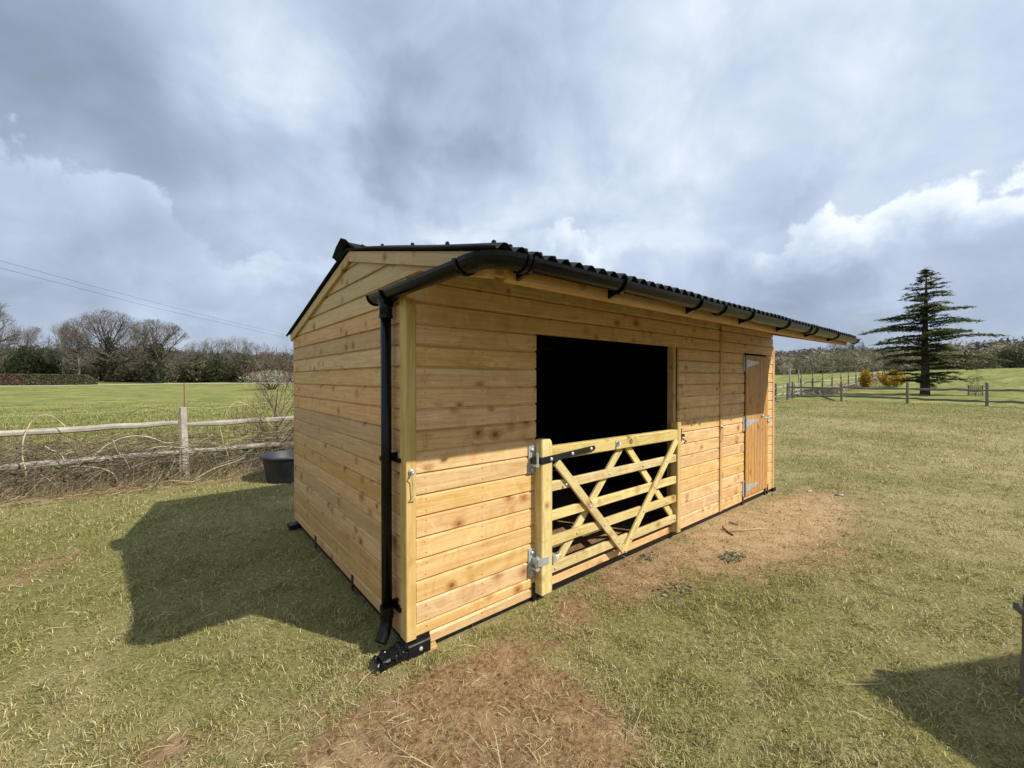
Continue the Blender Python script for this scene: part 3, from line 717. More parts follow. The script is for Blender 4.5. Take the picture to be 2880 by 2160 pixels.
# tack room door
door = empty('door', (4.9, -0.02, 0.1), parent=shelter)
n = 8; x0, x1 = 4.908, 5.690; wdt = (x1 - x0) / n
for i in range(n):
    o = bar_mb(1.925, wdt - 0.003, 0.018, 0.006).build('plank', M['door'], door, frame((x0 + (i + 0.5) * wdt, -0.024 + random.uniform(-.0006, .0006), 0.105), (0, 0, 1), (1, 0, 0)))
b = MB(); b.box((4.905, -0.002, 0.105), (5.693, 0.03, 2.04)); b.build('door_back', M['shade_lining'], door)
def t_hinge(x, z, L=0.40):
    b = MB(); y = -0.052
    b.box((x - 0.055, y + 0.020, z - 0.105), (x - 0.006, y + 0.026, z + 0.105))
    b.add([(x - 0.004, y, z - 0.055), (x + L, y, z + 0.012), (x + L, y, z + 0.03), (x - 0.004, y, z + 0.055), (x - 0.004, y + 0.005, z - 0.055), (x + L, y + 0.005, z + 0.012), (x + L, y + 0.005, z + 0.03), (x - 0.004, y + 0.005, z + 0.055)],
          [(0, 1, 2, 3), (7, 6, 5, 4), (0, 4, 5, 1), (1, 5, 6, 2), (2, 6, 7, 3), (3, 7, 4, 0)])
    b.tube([(x - 0.005, y + 0.004, z - 0.105), (x - 0.005, y + 0.004, z + 0.105)], 0.008, 8)
    for k in range(3): b.tube([(x + 0.06 + 0.12 * k, y + 0.001, z + 0.004 + 0.006 * k), (x + 0.06 + 0.12 * k, y - 0.004, z + 0.004 + 0.006 * k)], 0.008, 8)
    b.box((x + 0.0, y + 0.005, z - 0.02), (x + 0.04, y + 0.03, z + 0.02))
    b.build('hinge', M['galv'], door)
for z in (1.915, 1.105, 0.215): t_hinge(4.905, z)
b = MB(); b.box((5.60, -0.036, 1.115), (5.70, -0.0245, 1.165)); b.tube([(5.56, -0.042, 1.14), (5.80, -0.042, 1.14)], 0.008, 8); b.box((5.705, -0.044, 1.105), (5.765, -0.019, 1.175)); b.tube([(5.67, -0.04, 1.13), (5.67, -0.05, 1.08), (5.69, -0.055, 1.06)], 0.009, 8); b.build('bolt_latch', M['galv'], door)
b = MB(); b.tube([(5.45, -0.024, 1.175), (5.45, -0.05, 1.175)], 0.012, 10); b.tube([(5.45, -0.05, 1.175), (5.45, -0.062, 1.175)], 0.018, 10); b.build('door_knob', M['galv'], door, smooth=True)

# cabin hooks
def cabin_hook(x, y, z, parent):
    b = MB(); b.tube([(x, y, z), (x, y - 0.008, z)], 0.019, 14); b.tube([(x, y - 0.008, z), (x, y - 0.022, z), (x + 0.0, y - 0.03, z - 0.012)], 0.008, 8)
    b.tube([(x - 0.004, y - 0.026, z), (x - 0.012, y - 0.024, z - 0.03), (x + 0.002, y - 0.020, z - 0.05), (x + 0.004, y - 0.012, z - 0.15), (x - 0.004, y - 0.010, z - 0.165), (x - 0.012, y - 0.014, z - 0.170), (x + 0.022, y - 0.016, z - 0.172)], 0.0036, 6)
    b.build('cabin_hook', M['galv'], parent, smooth=True)
cabin_hook(0.004, -0.033, 1.14, front); cabin_hook(4.185, -0.037, 1.11, front)

# field gate across the opening
gate = empty('field_gate', (1.1, -0.05, 0.05), parent=shelter)
def post_round(name, x0, x1, y0, y1, z0, z1, mat):
    """gate heel: chamfered post with a rounded top"""
    mb = MB(); c = 0.008; sec = [(x0 + c, y0), (x1 - c, y0), (x1, y0 + c), (x1, y1 - c), (x1 - c, y1), (x0 + c, y1), (x0, y1 - c), (x0, y0 + c)]
    zs = [(z0, 0)] + [(z1 - 0.06 + 0.06 * math.sin(a), (1 - math.cos(a)) * 0.028) for a in np.linspace(0, 1.35, 6)]
    cx, cy = (x0 + x1) / 2, (y0 + y1) / 2; org = Vector((cx, cy, z0))
    m = frame(org, (0, 0, 1), (1, 0, 0)); inv = m.inverted(); vs = []
    for z, sh in zs:
        for px, py in sec:
            k = 1 - sh / ((x1 - x0) / 2)
            vs.append(tuple(inv @ Vector((cx + (px - cx) * k, cy + (py - cy) * (1 - sh * 0.35 / ((y1 - y0) / 2)), z))))
    nn = 8; fs = []
    for i in range(len(zs) - 1):
        for k in range(nn): fs.append((i * nn + k, i * nn + (k + 1) % nn, (i + 1) * nn + (k + 1) % nn, (i + 1) * nn + k))
    fs += [tuple(reversed(range(nn))), tuple((len(zs) - 1) * nn + k for k in range(nn))]
    mb.add(vs, fs); return mb.build(name, mat, gate, m)
post_round('heel_post', 1.036, 1.155, -0.102, -0.012, 0.058, 1.245, M['gate'])
timber('closing_stile', (3.062, -0.098, 0.072), (3.062, -0.098, 1.245), (-1, 0, 0), 0.072, 0.085, M['post'], gate, ch=0.008)
GYF = -0.082
timber('top_rail', (1.156, GYF - 0.012, 1.127), (3.085, GYF - 0.012, 1.115), UPV, 0.108, 0.066, M['gate'], gate, ch=0.008)
for z in (0.865, 0.634, 0.435, 0.223):
    timber('rail', (1.156, GYF, z), (3.024, GYF, z), UPV, 0.078, 0.030, M['gate'], gate, ch=0.005)
def brace(p0, p1, y, w_=0.072):
    d_ = Vector((p1[0] - p0[0], 0, p1[1] - p0[1]))
    return timber('brace', (p0[0], y, p0[1]), (p1[0], y, p1[1]), (-d_.z, 0, d_.x), w_, 0.024, M['gate'], gate, ch=0.004)
brace((1.20, 1.055), (2.078, 0.135), GYF - 0.0255); brace((3.00, 1.065), (2.082, 0.128), GYF - 0.026)
b1 = brace((1.255, 0.225), (2.105, 1.07), GYF + 0.0305); b2 = brace((3.02, 0.232), (2.20, 1.07), GYF + 0.031)
b = MB()
for xx, zz, y in [(1.30, 0.865, GYF - .024), (1.60, 0.634, GYF - .024), (1.79, 0.435, GYF - .024), (1.995, 0.223, GYF - .024), (2.80, 0.865, GYF - .024), (2.58, 0.634, GYF - .024), (2.385, 0.435, GYF - .024), (2.17, 0.223, GYF - .024), (1.885, 0.865, GYF), (1.655, 0.645, GYF), (1.46, 0.435, GYF), (2.41, 0.865, GYF), (2.64, 0.63, GYF), (2.83, 0.435, GYF), (1.20, 0.215, GYF), (2.99, 0.225, GYF)]:
    b.tube([(xx, y + .002, zz), (xx, y - 0.006, zz), (xx, y - 0.009, zz)], [0.011, 0.010, 0.004], 8)
o = b.build('coach_bolts', M['galv'], gate); o['kind'] = 'stuff'
# top strap hinge
b = MB(); y = -0.104
b.add([(1.03, y, 1.060), (1.64, y, 1.100), (1.66, y, 1.122), (1.64, y, 1.144), (1.03, y, 1.112), (1.03, y - .006, 1.060), (1.64, y - .006, 1.100), (1.66, y - .006, 1.122), (1.64, y - .006, 1.144), (1.03, y - .006, 1.112)],
      [(0, 1, 2, 3, 4), (9, 8, 7, 6, 5), (0, 5, 6, 1), (1, 6, 7, 2), (2, 7, 8, 3), (3, 8, 9, 4), (4, 9, 5, 0)])
b.box((0.985, -0.080, 1.062), (1.033, -0.020, 1.110)); b.box((1.028, -0.109, 1.060), (1.0355, -0.020, 1.112))
strap = b.build('strap_hinge', M['black_steel'], gate)
b = MB()
for xx, zz in ((1.13, 1.090), (1.37, 1.105), (1.60, 1.120)): b.tube([(xx, y - .005, zz), (xx, y - .012, zz), (xx, y - .016, zz)], [0.017, 0.014, 0.005], 10)
o = b.build('hinge_bolts', M['galv'], gate, smooth=True); o['kind'] = 'stuff'
for zc in (1.092, 0.303):
    b = MB(); b.box((0.968, -0.032, zc - 0.108), (1.032, -0.0245, zc + 0.108)); hp = b.build('hinge_plate', M['galv'], gate)
    b = MB()
    for dz in (-0.075, 0.075): b.tube([(1.0, -0.032, zc + dz), (1.0, -0.041, zc + dz), (1.0, -0.045, zc + dz)], [0.015, 0.013, 0.005], 10)
    b.build('plate_bolt', M['galv'], gate, smooth=True)
    b = MB(); b.box((0.990, -0.092, zc - 0.048), (1.028, -0.032, zc - 0.030)); b.tube([(1.010, -0.082, zc - 0.055), (1.010, -0.082, zc + 0.055)], 0.011, 10); b.build('pintle', M['galv'], gate)
b = MB(); b.box((1.012, -0.108, 0.290), (1.108, -0.1025, 0.345)); b.box((1.0, -0.1065, 0.292), (1.0325, -0.03, 0.343)); b.tube([(1.010, -0.082, 0.285), (1.010, -0.082, 0.35)], 0.020, 12); b.build('eye_hinge', M['galv'], gate)
b = MB(); b.box((1.1575, -0.108, 0.275), (1.196, -0.040, 0.335)); b.tube([(1.18, -0.108, 0.325), (1.23, -0.112, 0.33)], 0.006, 6); b.build('eye_bolt', M['galv'], gate)
b = MB(); b.tube([(1.98, -0.094, 1.135), (1.98, -0.12, 1.135), (1.975, -0.125, 1.11)], 0.012, 8); b.box((1.955, -0.0985, 1.10), (2.0, -0.0945, 1.155)); b.build('latch_peg', M['galv'], gate)
b = MB(); b.tube([(2.19, -0.0935, 1.125), (2.19, -0.098, 1.125)], 0.024, 14); b.build('badge', M['weathered_dark'], gate)
b = MB(); b.box((3.19, -0.028, 1.02), (3.24, -0.0205, 1.16)); b.box((3.16, -0.05, 1.07), (3.26, -0.026, 1.10)); b.tube([(3.20, -0.04, 1.06), (3.26, -0.07, 1.02), (3.24, -0.05, 1.00)], 0.008, 6); b.build('catch', M['black_steel'], gate)

# nail heads along the boards (too small to pick apart)
b = MB()
def nail(p, ax):
    p = Vector(p); r_ = 0.0040
    if ax == 'x': vs = [p + Vector((r_ * math.cos(a), 0, r_ * math.sin(a))) for a in np.linspace(0, 2 * math.pi, 6, endpoint=False)]
    else: vs = [p + Vector((0, -r_ * math.cos(a), r_ * math.sin(a))) for a in np.linspace(0, 2 * math.pi, 6, endpoint=False)]
    b.add(vs, [tuple(range(6))])
for k in range(15):
    z = ZT - (k + 1) * PB
    for xx in (0.105, 0.54, 1.03, 3.2, 3.66, 4.12, 4.25, 4.86, 5.72, 5.89):
        for dz in (0.028, 0.098): nail((xx + random.uniform(-.006, .006), -0.0252, max(z, .03) + dz), 'x')
    for yy in (0.2, 1.05, 2.02, 2.88):
        for dz in (0.028, 0.098): nail((-0.0252, yy + random.uniform(-.008, .008), max(z, 0.03) + dz), 'y')
o = b.build('nail_heads', M['rust'], shelter); o['kind'] = 'stuff'


# ------------------------------------------------------------------ mesh-from-arrays helper
def arr_mesh(name, verts, tris, tint, mat, parent=None, world=None):
    verts = np.asarray(verts, np.float32); tris = np.asarray(tris, np.int32)
    me = bpy.data.meshes.new(name)
    me.vertices.add(len(verts)); me.vertices.foreach_set('co', verts.ravel())
    me.loops.add(tris.size); me.loops.foreach_set('vertex_index', tris.ravel())
    me.polygons.add(len(tris)); me.polygons.foreach_set('loop_start', np.arange(0, tris.size, 3, dtype=np.int32))
    me.polygons.foreach_set('loop_total', np.full(len(tris), 3, np.int32))
    me.update(calc_edges=True)
    if tint is not None:
        a = me.attributes.new('tint', 'FLOAT_COLOR', 'POINT')
        c = np.ones((len(verts), 4), np.float32); c[:, :3] = tint; a.data.foreach_set('color', c.ravel())
    me.materials.append(mat)
    o = bpy.data.objects.new(name, me); COL.objects.link(o); setp(o, parent, world)
    return o

# ------------------------------------------------------------------ turf: blades and straw
IN0 = ((-0.02, 6.03), (-0.07, 2.94))
def not_in_shelter(x, y): return ~((x > -0.02) & (x < 6.03) & (y > -0.075) & (y < 2.94))
def polar_points(n, r0, r1, a, half=66, skew=0.0):
    k = 2 - a
    u = rng.random(n); r = (r0 ** k + u * (r1 ** k - r0 ** k)) ** (1 / k)
    az = YAW - np.radians((rng.random(n) * 2 - 1) * half + skew)
    return CAM.x + r * np.cos(az), CAM.y + r * np.sin(az), r
def blades(name, x, y, L, W, tilt, tint, mat, curl=0.5, parent=None, kind='stuff', label=None, flat=False):
    n = len(x); z = hgt(x, y)
    ph = rng.random(n) * 2 * np.pi; hd = np.stack([np.cos(ph), np.sin(ph), np.zeros(n)], 1)
    sd = np.stack([-np.sin(ph), np.cos(ph), np.zeros(n)], 1)
    tw = (rng.random(n) - 0.5) * 1.2; sd = sd * np.cos(tw)[:, None] + np.array([0, 0, 1.0]) * np.sin(tw)[:, None]
    t1 = tilt; t2 = np.minimum(tilt + curl * (0.4 + rng.random(n)), 1.75)
    up = np.array([0, 0, 1.0])
    p0 = np.stack([x, y, z - 0.004], 1)
    p1 = p0 + (hd * np.sin(t1)[:, None] + up * np.cos(t1)[:, None]) * (L * 0.55)[:, None]
    ph2 = ph + (rng.random(n) - 0.5) * 1.0; hd2 = np.stack([np.cos(ph2), np.sin(ph2), np.zeros(n)], 1)
    p2 = p1 + (hd2 * np.sin(t2)[:, None] + up * np.cos(t2)[:, None]) * (L * 0.45)[:, None]
    p2[:, 2] = np.maximum(p2[:, 2], z + 0.002); w = (W * 0.5)[:, None]
    V = np.stack([p0 - sd * w, p0 + sd * w, p1 - sd * w * 0.85, p1 + sd * w * 0.85, p2], 1).reshape(-1, 3)
    b = (np.arange(n) * 5)[:, None]
    T = np.concatenate([b + [0, 1, 3], b + [0, 3, 2], b + [2, 3, 4]], 0)
    o = arr_mesh(name, V, T, np.repeat(tint, 5, 0), mat)
    if label: tag(o, label)
    o['kind'] = kind; return o
def grass_tint(x, y, n):
    dr = dryness(x, y); pa = pasture(x, y)
    pick = rng.random(n)
    g1 = np.array([0.132, 0.148, 0.030]); g2 = np.array([0.320, 0.292, 0.085]); st1 = np.array([0.58, 0.485, 0.245]); st2 = np.array([0.38, 0.31, 0.15])
    lush = np.array([0.190, 0.195, 0.048])
    u = rng.random((n, 1))
    green = g1 * (1 - u) + g2 * u
    green = green * (1 - pa[:, None]) + (lush * (0.7 + 0.9 * u)) * pa[:, None]
    straw = st1 * u + st2 * (1 - u)
    isdry = (pick < np.clip(0.24 + 0.62 * dr - 0.20 * pa, 0.10, 0.88))[:, None]
    c = np.where(isdry, straw, green) * (0.62 + 0.76 * rng.random((n, 1)))
    return c
def make_turf():
    n = 980000
    x, y, r = polar_points(n, 1.15, 42, 1.62)
    d = dirt(x, y); pa = pasture(x, y)
    cl = fbm(x * 7, y * 7, 91, 3)                                       # clumping
    keep = not_in_shelter(x, y) & (rng.random(n) > sstep(14, 40, r) * 0.9 * pa) & (rng.random(n) > sstep(0.28, 0.85, d) * 0.93) & (rng.random(n) < 0.35 + 1.1 * sstep(0.3, 0.65, cl))
    x, y, r, pa, cl = x[keep], y[keep], r[keep], pa[keep], cl[keep]; n = len(x)
    tuft = sstep(0.50, 0.75, cl)
    grow = 1 + r / 13.0
    L = (0.016 + 0.026 * rng.random(n) + 0.013 * tuft) * np.minimum(grow, 2.2) * (1 + 0.5 * pa)
    W = (0.0018 + 0.0014 * rng.random(n)) * (0.85 + r / 5.5)
    tilt = 0.45 + 1.0 * rng.random(n) ** 0.8 - 0.3 * tuft - 0.25 * pa
    blades('grass', x, y, L, W, tilt, grass_tint(x, y, n), M['grass'], 0.6, label='short grazed grass with dry and green blades over the paddock')
    # dry straw lying on the turf and on the bare soil
    n = 40000
    x, y, r = polar_points(n, 1.2, 22, 1.4)
    d = dirt(x, y); keep = not_in_shelter(x, y) & (rng.random(n) < (0.40 + 1.2 * d) * sstep(0.30, 0.62, fbm(x * 1.7, y * 1.7, 66, 3)) * 1.5) & (pasture(x, y) < 0.5)
    x, y, r = x[keep], y[keep], r[keep]; n = len(x)
    L = 0.03 + 0.15 * rng.random(n) ** 2.6 * (0.5 + rng.random(n)); W = (0.0016 + 0.0018 * rng.random(n)) * (0.8 + r / 6)
    tint = np.array([0.50, 0.42, 0.235]) * (0.55 + 0.65 * rng.random((n, 1))) * np.array([1, 1, 1])
    blades('straw', x, y, L, W, 1.15 + 0.4 * rng.random(n), tint, M['straw'], 0.35, label='dry straw stems lying loose on the turf')
    n = 70000
    x, y, r = polar_points(n, 1.2, 12, 1.3); d = dirt(x, y); keep = not_in_shelter(x, y) & (d > 0.22) & (rng.random(n) < 0.25 + sstep(0.3, 0.6, fbm(x * 4, y * 4, 67, 3)))
    x, y, r = x[keep], y[keep], r[keep]; n = len(x)
    tint = np.array([[0.46, 0.35, 0.19], [0.30, 0.205, 0.105], [0.17, 0.105, 0.055], [0.38, 0.285, 0.155]])[rng.integers(0, 4, n)] * (0.6 + 0.7 * rng.random((n, 1)))
    blades('chaff', x, y, 0.012 + 0.045 * rng.random(n) ** 1.6, (0.0020 + 0.0028 * rng.random(n)) * (0.8 + r / 7), 1.05 + 0.5 * rng.random(n), tint, M['straw'], 0.3, label='short broken straw and chaff trodden into the bare soil')
    # crumbs of soil
    n = 22000
    x, y, r = polar_points(n, 1.2, 12, 1.2); d = dirt(x, y); k = (d > 0.3) & not_in_shelter(x, y); x, y, r = x[k], y[k], r[k]; n = len(x)
    s = 0.003 + 0.016 * rng.random(n) ** 4; z = hgt(x, y)
    base = np.array([[1, 0, -.2], [-0.5, 0.87, -.2], [-0.5, -0.87, -.2], [0, 0, 0.9]])
    V = (np.stack([x, y, z], 1)[:, None, :] + base[None] * s[:, None, None] * (0.7 + 0.6 * rng.random((n, 4, 1)))).reshape(-1, 3)
    bb = (np.arange(n) * 4)[:, None]; T = np.concatenate([bb + [0, 1, 3], bb + [1, 2, 3], bb + [2, 0, 3]], 0)
    o = arr_mesh('soil_crumbs', V, T, np.repeat(np.array([0.27, 0.175, 0.092]) * (0.6 + 0.7 * rng.random((n, 1))), 4, 0), M['wood_mass']); tag(o, 'loose crumbs of brown soil on the bare patches', kind='stuff')
make_turf()

def leaf_clump(name, label, u, v, n, rx, ry, h, cols, cat='leaves', size=0.05):
    cx, cy = gp(u, v)
    a = rng.random(n) * 2 * np.pi; q = np.sqrt(rng.random(n))
    x = cx + rx * q * np.cos(a); y = cy + ry * q * np.sin(a); z = hgt(x, y) + h * rng.random(n) * (1 - q * 0.7)
    d1 = rng.normal(size=(n, 3)); d1[:, 2] *= 0.35; d1 /= np.linalg.norm(d1, axis=1)[:, None]
    d2 = rng.normal(size=(n, 3)); d2[:, 2] *= 0.5; d2 -= d1 * (d1 * d2).sum(1)[:, None]; d2 /= np.linalg.norm(d2, axis=1)[:, None]
    s = (size * (0.5 + rng.random(n)))[:, None]; c = np.stack([x, y, z + 0.006], 1)
    V = np.stack([c - d1 * s, c + d2 * s * 0.3, c + d1 * s, c - d2 * s * 0.3], 1).reshape(-1, 3); V[:, 2] = np.maximum(V[:, 2], 0.0)
    b = (np.arange(n) * 4)[:, None]; T = np.concatenate([b + [0, 1, 2], b + [0, 2, 3]], 0)
    ci = rng.integers(0, len(cols), n); tint = np.array(cols)[ci] * (0.7 + 0.6 * rng.random((n, 1)))
    o = arr_mesh(name, V, T, np.repeat(tint, 4, 0), M['leaf']); return tag(o, label, cat, kind='stuff')
GREY_LEAF = [(0.13, 0.145, 0.085), (0.19, 0.195, 0.13), (0.085, 0.095, 0.06), (0.27, 0.26, 0.19)]
leaf_clump('weeds', 'clump of grey green dead weed on bare soil before the door', 2060, 1568, 80, 0.16, 0.10, 0.03, GREY_LEAF, 'weeds', 0.028)
leaf_clump('weeds', 'flat grey weed leaves in the turf before the gate', 1890, 1668, 70, 0.20, 0.13, 0.02, GREY_LEAF + [(0.13, 0.15, 0.04)], 'weeds', 0.022)
leaf_clump('weeds', 'pale weed leaves at the sill below the gate', 1822, 1568, 50, 0.15, 0.07, 0.025, GREY_LEAF + [(0.08, 0.12, 0.03)], 'weeds', 0.022)
def stick(name, label, pts, r_, mat, cat='stick', n=6):
    o0 = Vector((pts[0][0], pts[0][1], 0)); b = MB()
    b.tube([Vector((p[0], p[1], hz(p[0], p[1]) + p[2])) for p in pts], r_, n); o = b.build(name, mat, smooth=True); return tag(o, label, cat)
def gpt(u, v, z=0.01): q = at_ground(u, v); return (q.x, q.y, z)
stick('twig', 'long pale twig lying on bare soil before the gate', [gpt(2056, 1496), gpt(2100, 1494, .02), gpt(2158, 1489)], [0.005, 0.005, 0.003], M['cane'])
stick('twig', 'dark forked stick on bare soil near the gate', [gpt(2032, 1486, .02), gpt(2045, 1496), gpt(2062, 1507)], 0.008, M['bark'])
stick('twig', 'short dark stick beside the far wall boards', [gpt(2050, 1470), gpt(2075, 1478)], 0.010, M['bark'])
stick('twig', 'pale split stick on turf beyond the tack room door', [gpt(2349, 1394), gpt(2372, 1396)], 0.018, M['weathered'])
stick('twig', 'bleached stick on turf between door and paddock', [gpt(2270, 1385), gpt(2282, 1382)], 0.016, M['cane'])

# ------------------------------------------------------------------ tub behind the shelter
tb = thing('garden_tub', 'round black rubber tub standing behind the shelter corner', 'tub', (0.46, 5.55, 0))
def tub():
    mb = MB(); cx, cy = 0.0, 0.0; n = 36
    prof = [(0.335, 0.0), (0.35, 0.02), (0.415, 0.40), (0.42, 0.405), (0.445, 0.405), (0.452, 0.42), (0.445, 0.437), (0.41, 0.44), (0.40, 0.42), (0.335, 0.03), (0.0, 0.025)]
    for r_, z in prof:
        for k in range(n): mb.v.append((cx + r_ * math.cos(2 * math.pi * k / n), cy + r_ * math.sin(2 * math.pi * k / n), z))
    for i in range(len(prof) - 1):
        for k in range(n): k2 = (k + 1) % n; mb.f.append((i * n + k, i * n + k2, (i + 1) * n + k2, (i + 1) * n + k))
    mb.build('body', M['tub'], tb, Matrix.Translation(Vector((0.46, 5.55, hz(0.46, 5.55)))), smooth=True)
tub()

# ------------------------------------------------------------------ left boundary fence
def rough_rail(name, p0, p1, w_, t_, mat, parent, seg=9, wob=0.012, thin=0.6, sag=0.0):
    """cleft rail: uneven section, tapering towards both ends"""
    p0, p1 = Vector(p0), Vector(p1); m = frame(p0, p1 - p0, UPV); L = (p1 - p0).length; mb = MB(); n = 7
    for i in range(seg + 1):
        f = i / seg; e = min(1, 0.55 + 3.2 * min(f, 1 - f)) if thin else 1
        oy, oz = random.uniform(-wob, wob), random.uniform(-wob, wob) - sag * 4 * f * (1 - f)
        for k in range(n):
            an = 2 * math.pi * k / n + 0.3
            jr = 1 + random.uniform(-0.13, 0.13)
            mb.v.append((L * f, oy + math.cos(an) * t_ / 2 * e * jr, oz + math.sin(an) * w_ / 2 * e * jr))
    for i in range(seg):
        for k in range(n): k2 = (k + 1) % n; mb.f.append((i * n + k, (i + 1) * n + k, (i + 1) * n + k2, i * n + k2))
    mb.f += [tuple(reversed(range(n)))[::-1], tuple(seg * n + k for k in range(n))[::-1]]
    return mb.build(name, mat, parent, m)
def rough_post(name, x, y, h, w_, t_, ang, mat, parent, lean=(0, 0), zbase=None):
    z0 = hz(x, y) - 0.05 if zbase is None else zbase; mb = MB(); n = 8; zs = np.linspace(0, h + 0.05, 7)
    for i, z in enumerate(zs):
        e = 1.05 - 0.12 * z / h
        for k in range(n):
            an = 2 * math.pi * k / n + math.pi / 8; sq = 1 / max(abs(math.cos(an)), abs(math.sin(an))) ** 0.75; jr = 1 + random.uniform(-0.07, 0.07)
            a, b_ = math.cos(an) * sq * t_ / 2 * e * jr, math.sin(an) * sq * w_ / 2 * e * jr
            mb.v.append((x + a * math.cos(ang) - b_ * math.sin(ang) + lean[0] * z, y + a * math.sin(ang) + b_ * math.cos(ang) + lean[1] * z, z0 + z + (random.uniform(-.006, .006) if i == 6 else 0)))
    for i in range(6):
        for k in range(n): k2 = (k + 1) % n; mb.f.append((i * n + k, i * n + k2, (i + 1) * n + k2, (i + 1) * n + k))
    mb.f += [tuple(reversed(range(n))), tuple(6 * n + k for k in range(n))]
    return mb.build(name, mat, parent)
lf = thing('split_rail_fence', 'weathered grey cleft rail fence with bramble tangled along it', 'fence', (-0.93, 6.87, 0))
px_ = [-0.93 - 2.75 * 2, -0.93 - 2.75, -0.93, 1.82, 4.6, 7.4]
for i, xx in enumerate(px_):
    rough_post('post', xx, fence_y(xx), 1.20, 0.135, 0.12, 0.0, M['weathered'], lf, (random.uniform(-.02, .02) if i != 2 else -0.02, 0.0))
for i in range(len(px_) - 1):
    for z, zz in ((0.905, 0.935), (0.41, 0.43)):
        a, bq = px_[i], px_[i + 1]
        rough_rail('rail', (a - 0.03, fence_y(a), z + hz(a, fence_y(a)) + random.uniform(-.02, .02)), (bq + 0.03, fence_y(bq), zz + random.uniform(-.02, .02)), 0.095, 0.055, M['weathered'], lf)
# stock netting on the field side
def netting():
    b = MB(); y0 = 0.09
    xs = np.arange(-6.2, 4.6, 0.15)
    V = []; F = []
    def strip(p, q, wv): 
        o = len(V); V.extend([p, q, (q[0] + wv[0], q[1], q[2] + wv[2]), (p[0] + wv[0], p[1], p[2] + wv[2])]); F.append((o, o + 1, o + 2, o + 3))
    for x in xs: strip((x, fence_y(x) + y0, 0.02), (x, fence_y(x) + y0, 0.86), (0.003, 0, 0))
    for z in np.arange(0.05, 0.9, 0.11): strip((xs[0], fence_y(xs[0]) + y0, z), (xs[-1], fence_y(xs[-1]) + y0, z), (0, 0, 0.003))
    b.add(V, F); return b.build('wire_netting', M['wire'], lf)
netting()

# brambles
br = thing('bramble', 'leafless bramble with pale arching canes over the rail fence', 'bramble', (-2.6, 6.7, 0))
def cane(pts, r0, r1, mat, name='cane'):
    """smooth arch through given points"""
    P = [Vector(p) for p in pts]; out = []
    for i in range(len(P) - 1):
        a, b_, c, d = P[max(i - 1, 0)], P[i], P[i + 1], P[min(i + 2, len(P) - 1)]
        for j in range(6):
            t = j / 6; out.append(0.5 * ((2 * b_) + (c - a) * t + (2 * a - 5 * b_ + 4 * c - d) * t * t + (3 * b_ - a - 3 * c + d) * t ** 3))
    out.append(P[-1]); m = len(out); mb = MB(); mb.tube(out, [r0 + (r1 - r0) * i / (m - 1) for i in range(m)], 5); return mb.build(name, mat, br, smooth=True)
def fpt(u, v, dy=0.0):                    # a point in the vertical sheet along the fence line, dy metres in front (-) or behind (+)
    r = ray_dir(u, v); t = (FENCE_P.y + dy + FENCE_S * (CAM.x - FENCE_P.x) - CAM.y) / (r.y - FENCE_S * r.x); return CAM + r * t
arcs = [([(64, 1388), (74, 1330), (62, 1290), (66, 1240), (78, 1205), (90, 1185), (118, 1168), (146, 1170), (168, 1186), (186, 1202)], -0.14, 'cane', .013, .006),
        ([(212, 1308), (262, 1284), (300, 1252), (350, 1230), (400, 1226), (440, 1236)], -0.20, 'cane', .007, .009),
        ([(440, 1236), (470, 1246), (505, 1242)], -0.20, 'cane', .009, .005),
        ([(332, 1356), (318, 1332), (285, 1318), (230, 1310), (196, 1312)], -0.25, 'cane', .011, .006),
        ([(375, 1342), (352, 1292), (330, 1268), (318, 1236)], -0.12, 'cane', .009, .005),
        ([(182, 1300), (172, 1278), (140, 1262), (126, 1254)], -0.1, 'cane', .008, .005),
        ([(168, 1374), (140, 1350), (112, 1334)], -0.22, 'cane', .007, .005),
        ([(338, 1192), (368, 1162), (402, 1148), (430, 1148), (470, 1154), (488, 1160)], 0.05, 'cane_dark', .008, .004),
        ([(632, 1174), (642, 1150), (662, 1132), (690, 1136), (722, 1158), (750, 1182), (772, 1206)], -0.05, 'cane', .009, .005),
        ([(645, 1314), (640, 1276), (628, 1242), (616, 1190)], -0.16, 'cane', .008, .004),
        ([(560, 1262), (600, 1262), (640, 1248), (700, 1228)], -0.18, 'cane', .006, .004),
        ([(420, 1264), (450, 1256), (500, 1258), (560, 1262)], -0.22, 'cane', .007, .005),
        ([(508, 1342), (506, 1300), (510, 1250), (514, 1220)], -0.15, 'cane', .008, .005),
        ([(460, 1352), (480, 1318), (494, 1288)], -0.35, 'cane', .006, .004),
        ([(780, 1278), (790, 1240), (812, 1206), (826, 1198)], -0.05, 'cane', .010, .006),
        ([(545, 1350), (600, 1318), (660, 1298), (690, 1286)], -0.55, 'cane', .010, .004),
        ([(0, 1362), (20, 1352), (40, 1344)], -0.2, 'cane', .007, .004)]
for pts, dy, mt, r0, r1 in arcs:
    q = [fpt(u, v, dy) for u, v in pts]
    for i, p in enumerate(q): p.y += random.uniform(-.03, .03); p.z = max(p.z, 0.02)
    cane(q, r0 * 0.9, r1 * 0.9, M[mt])
stick('bramble_cane', 'long pale cut cane lying on grass by the fence foot', [gpt(424, 1366, .02), gpt(480, 1360, .05), gpt(540, 1362, .04), gpt(570, 1352, .05)], [.006, .008, .008, .004], M['cane'])

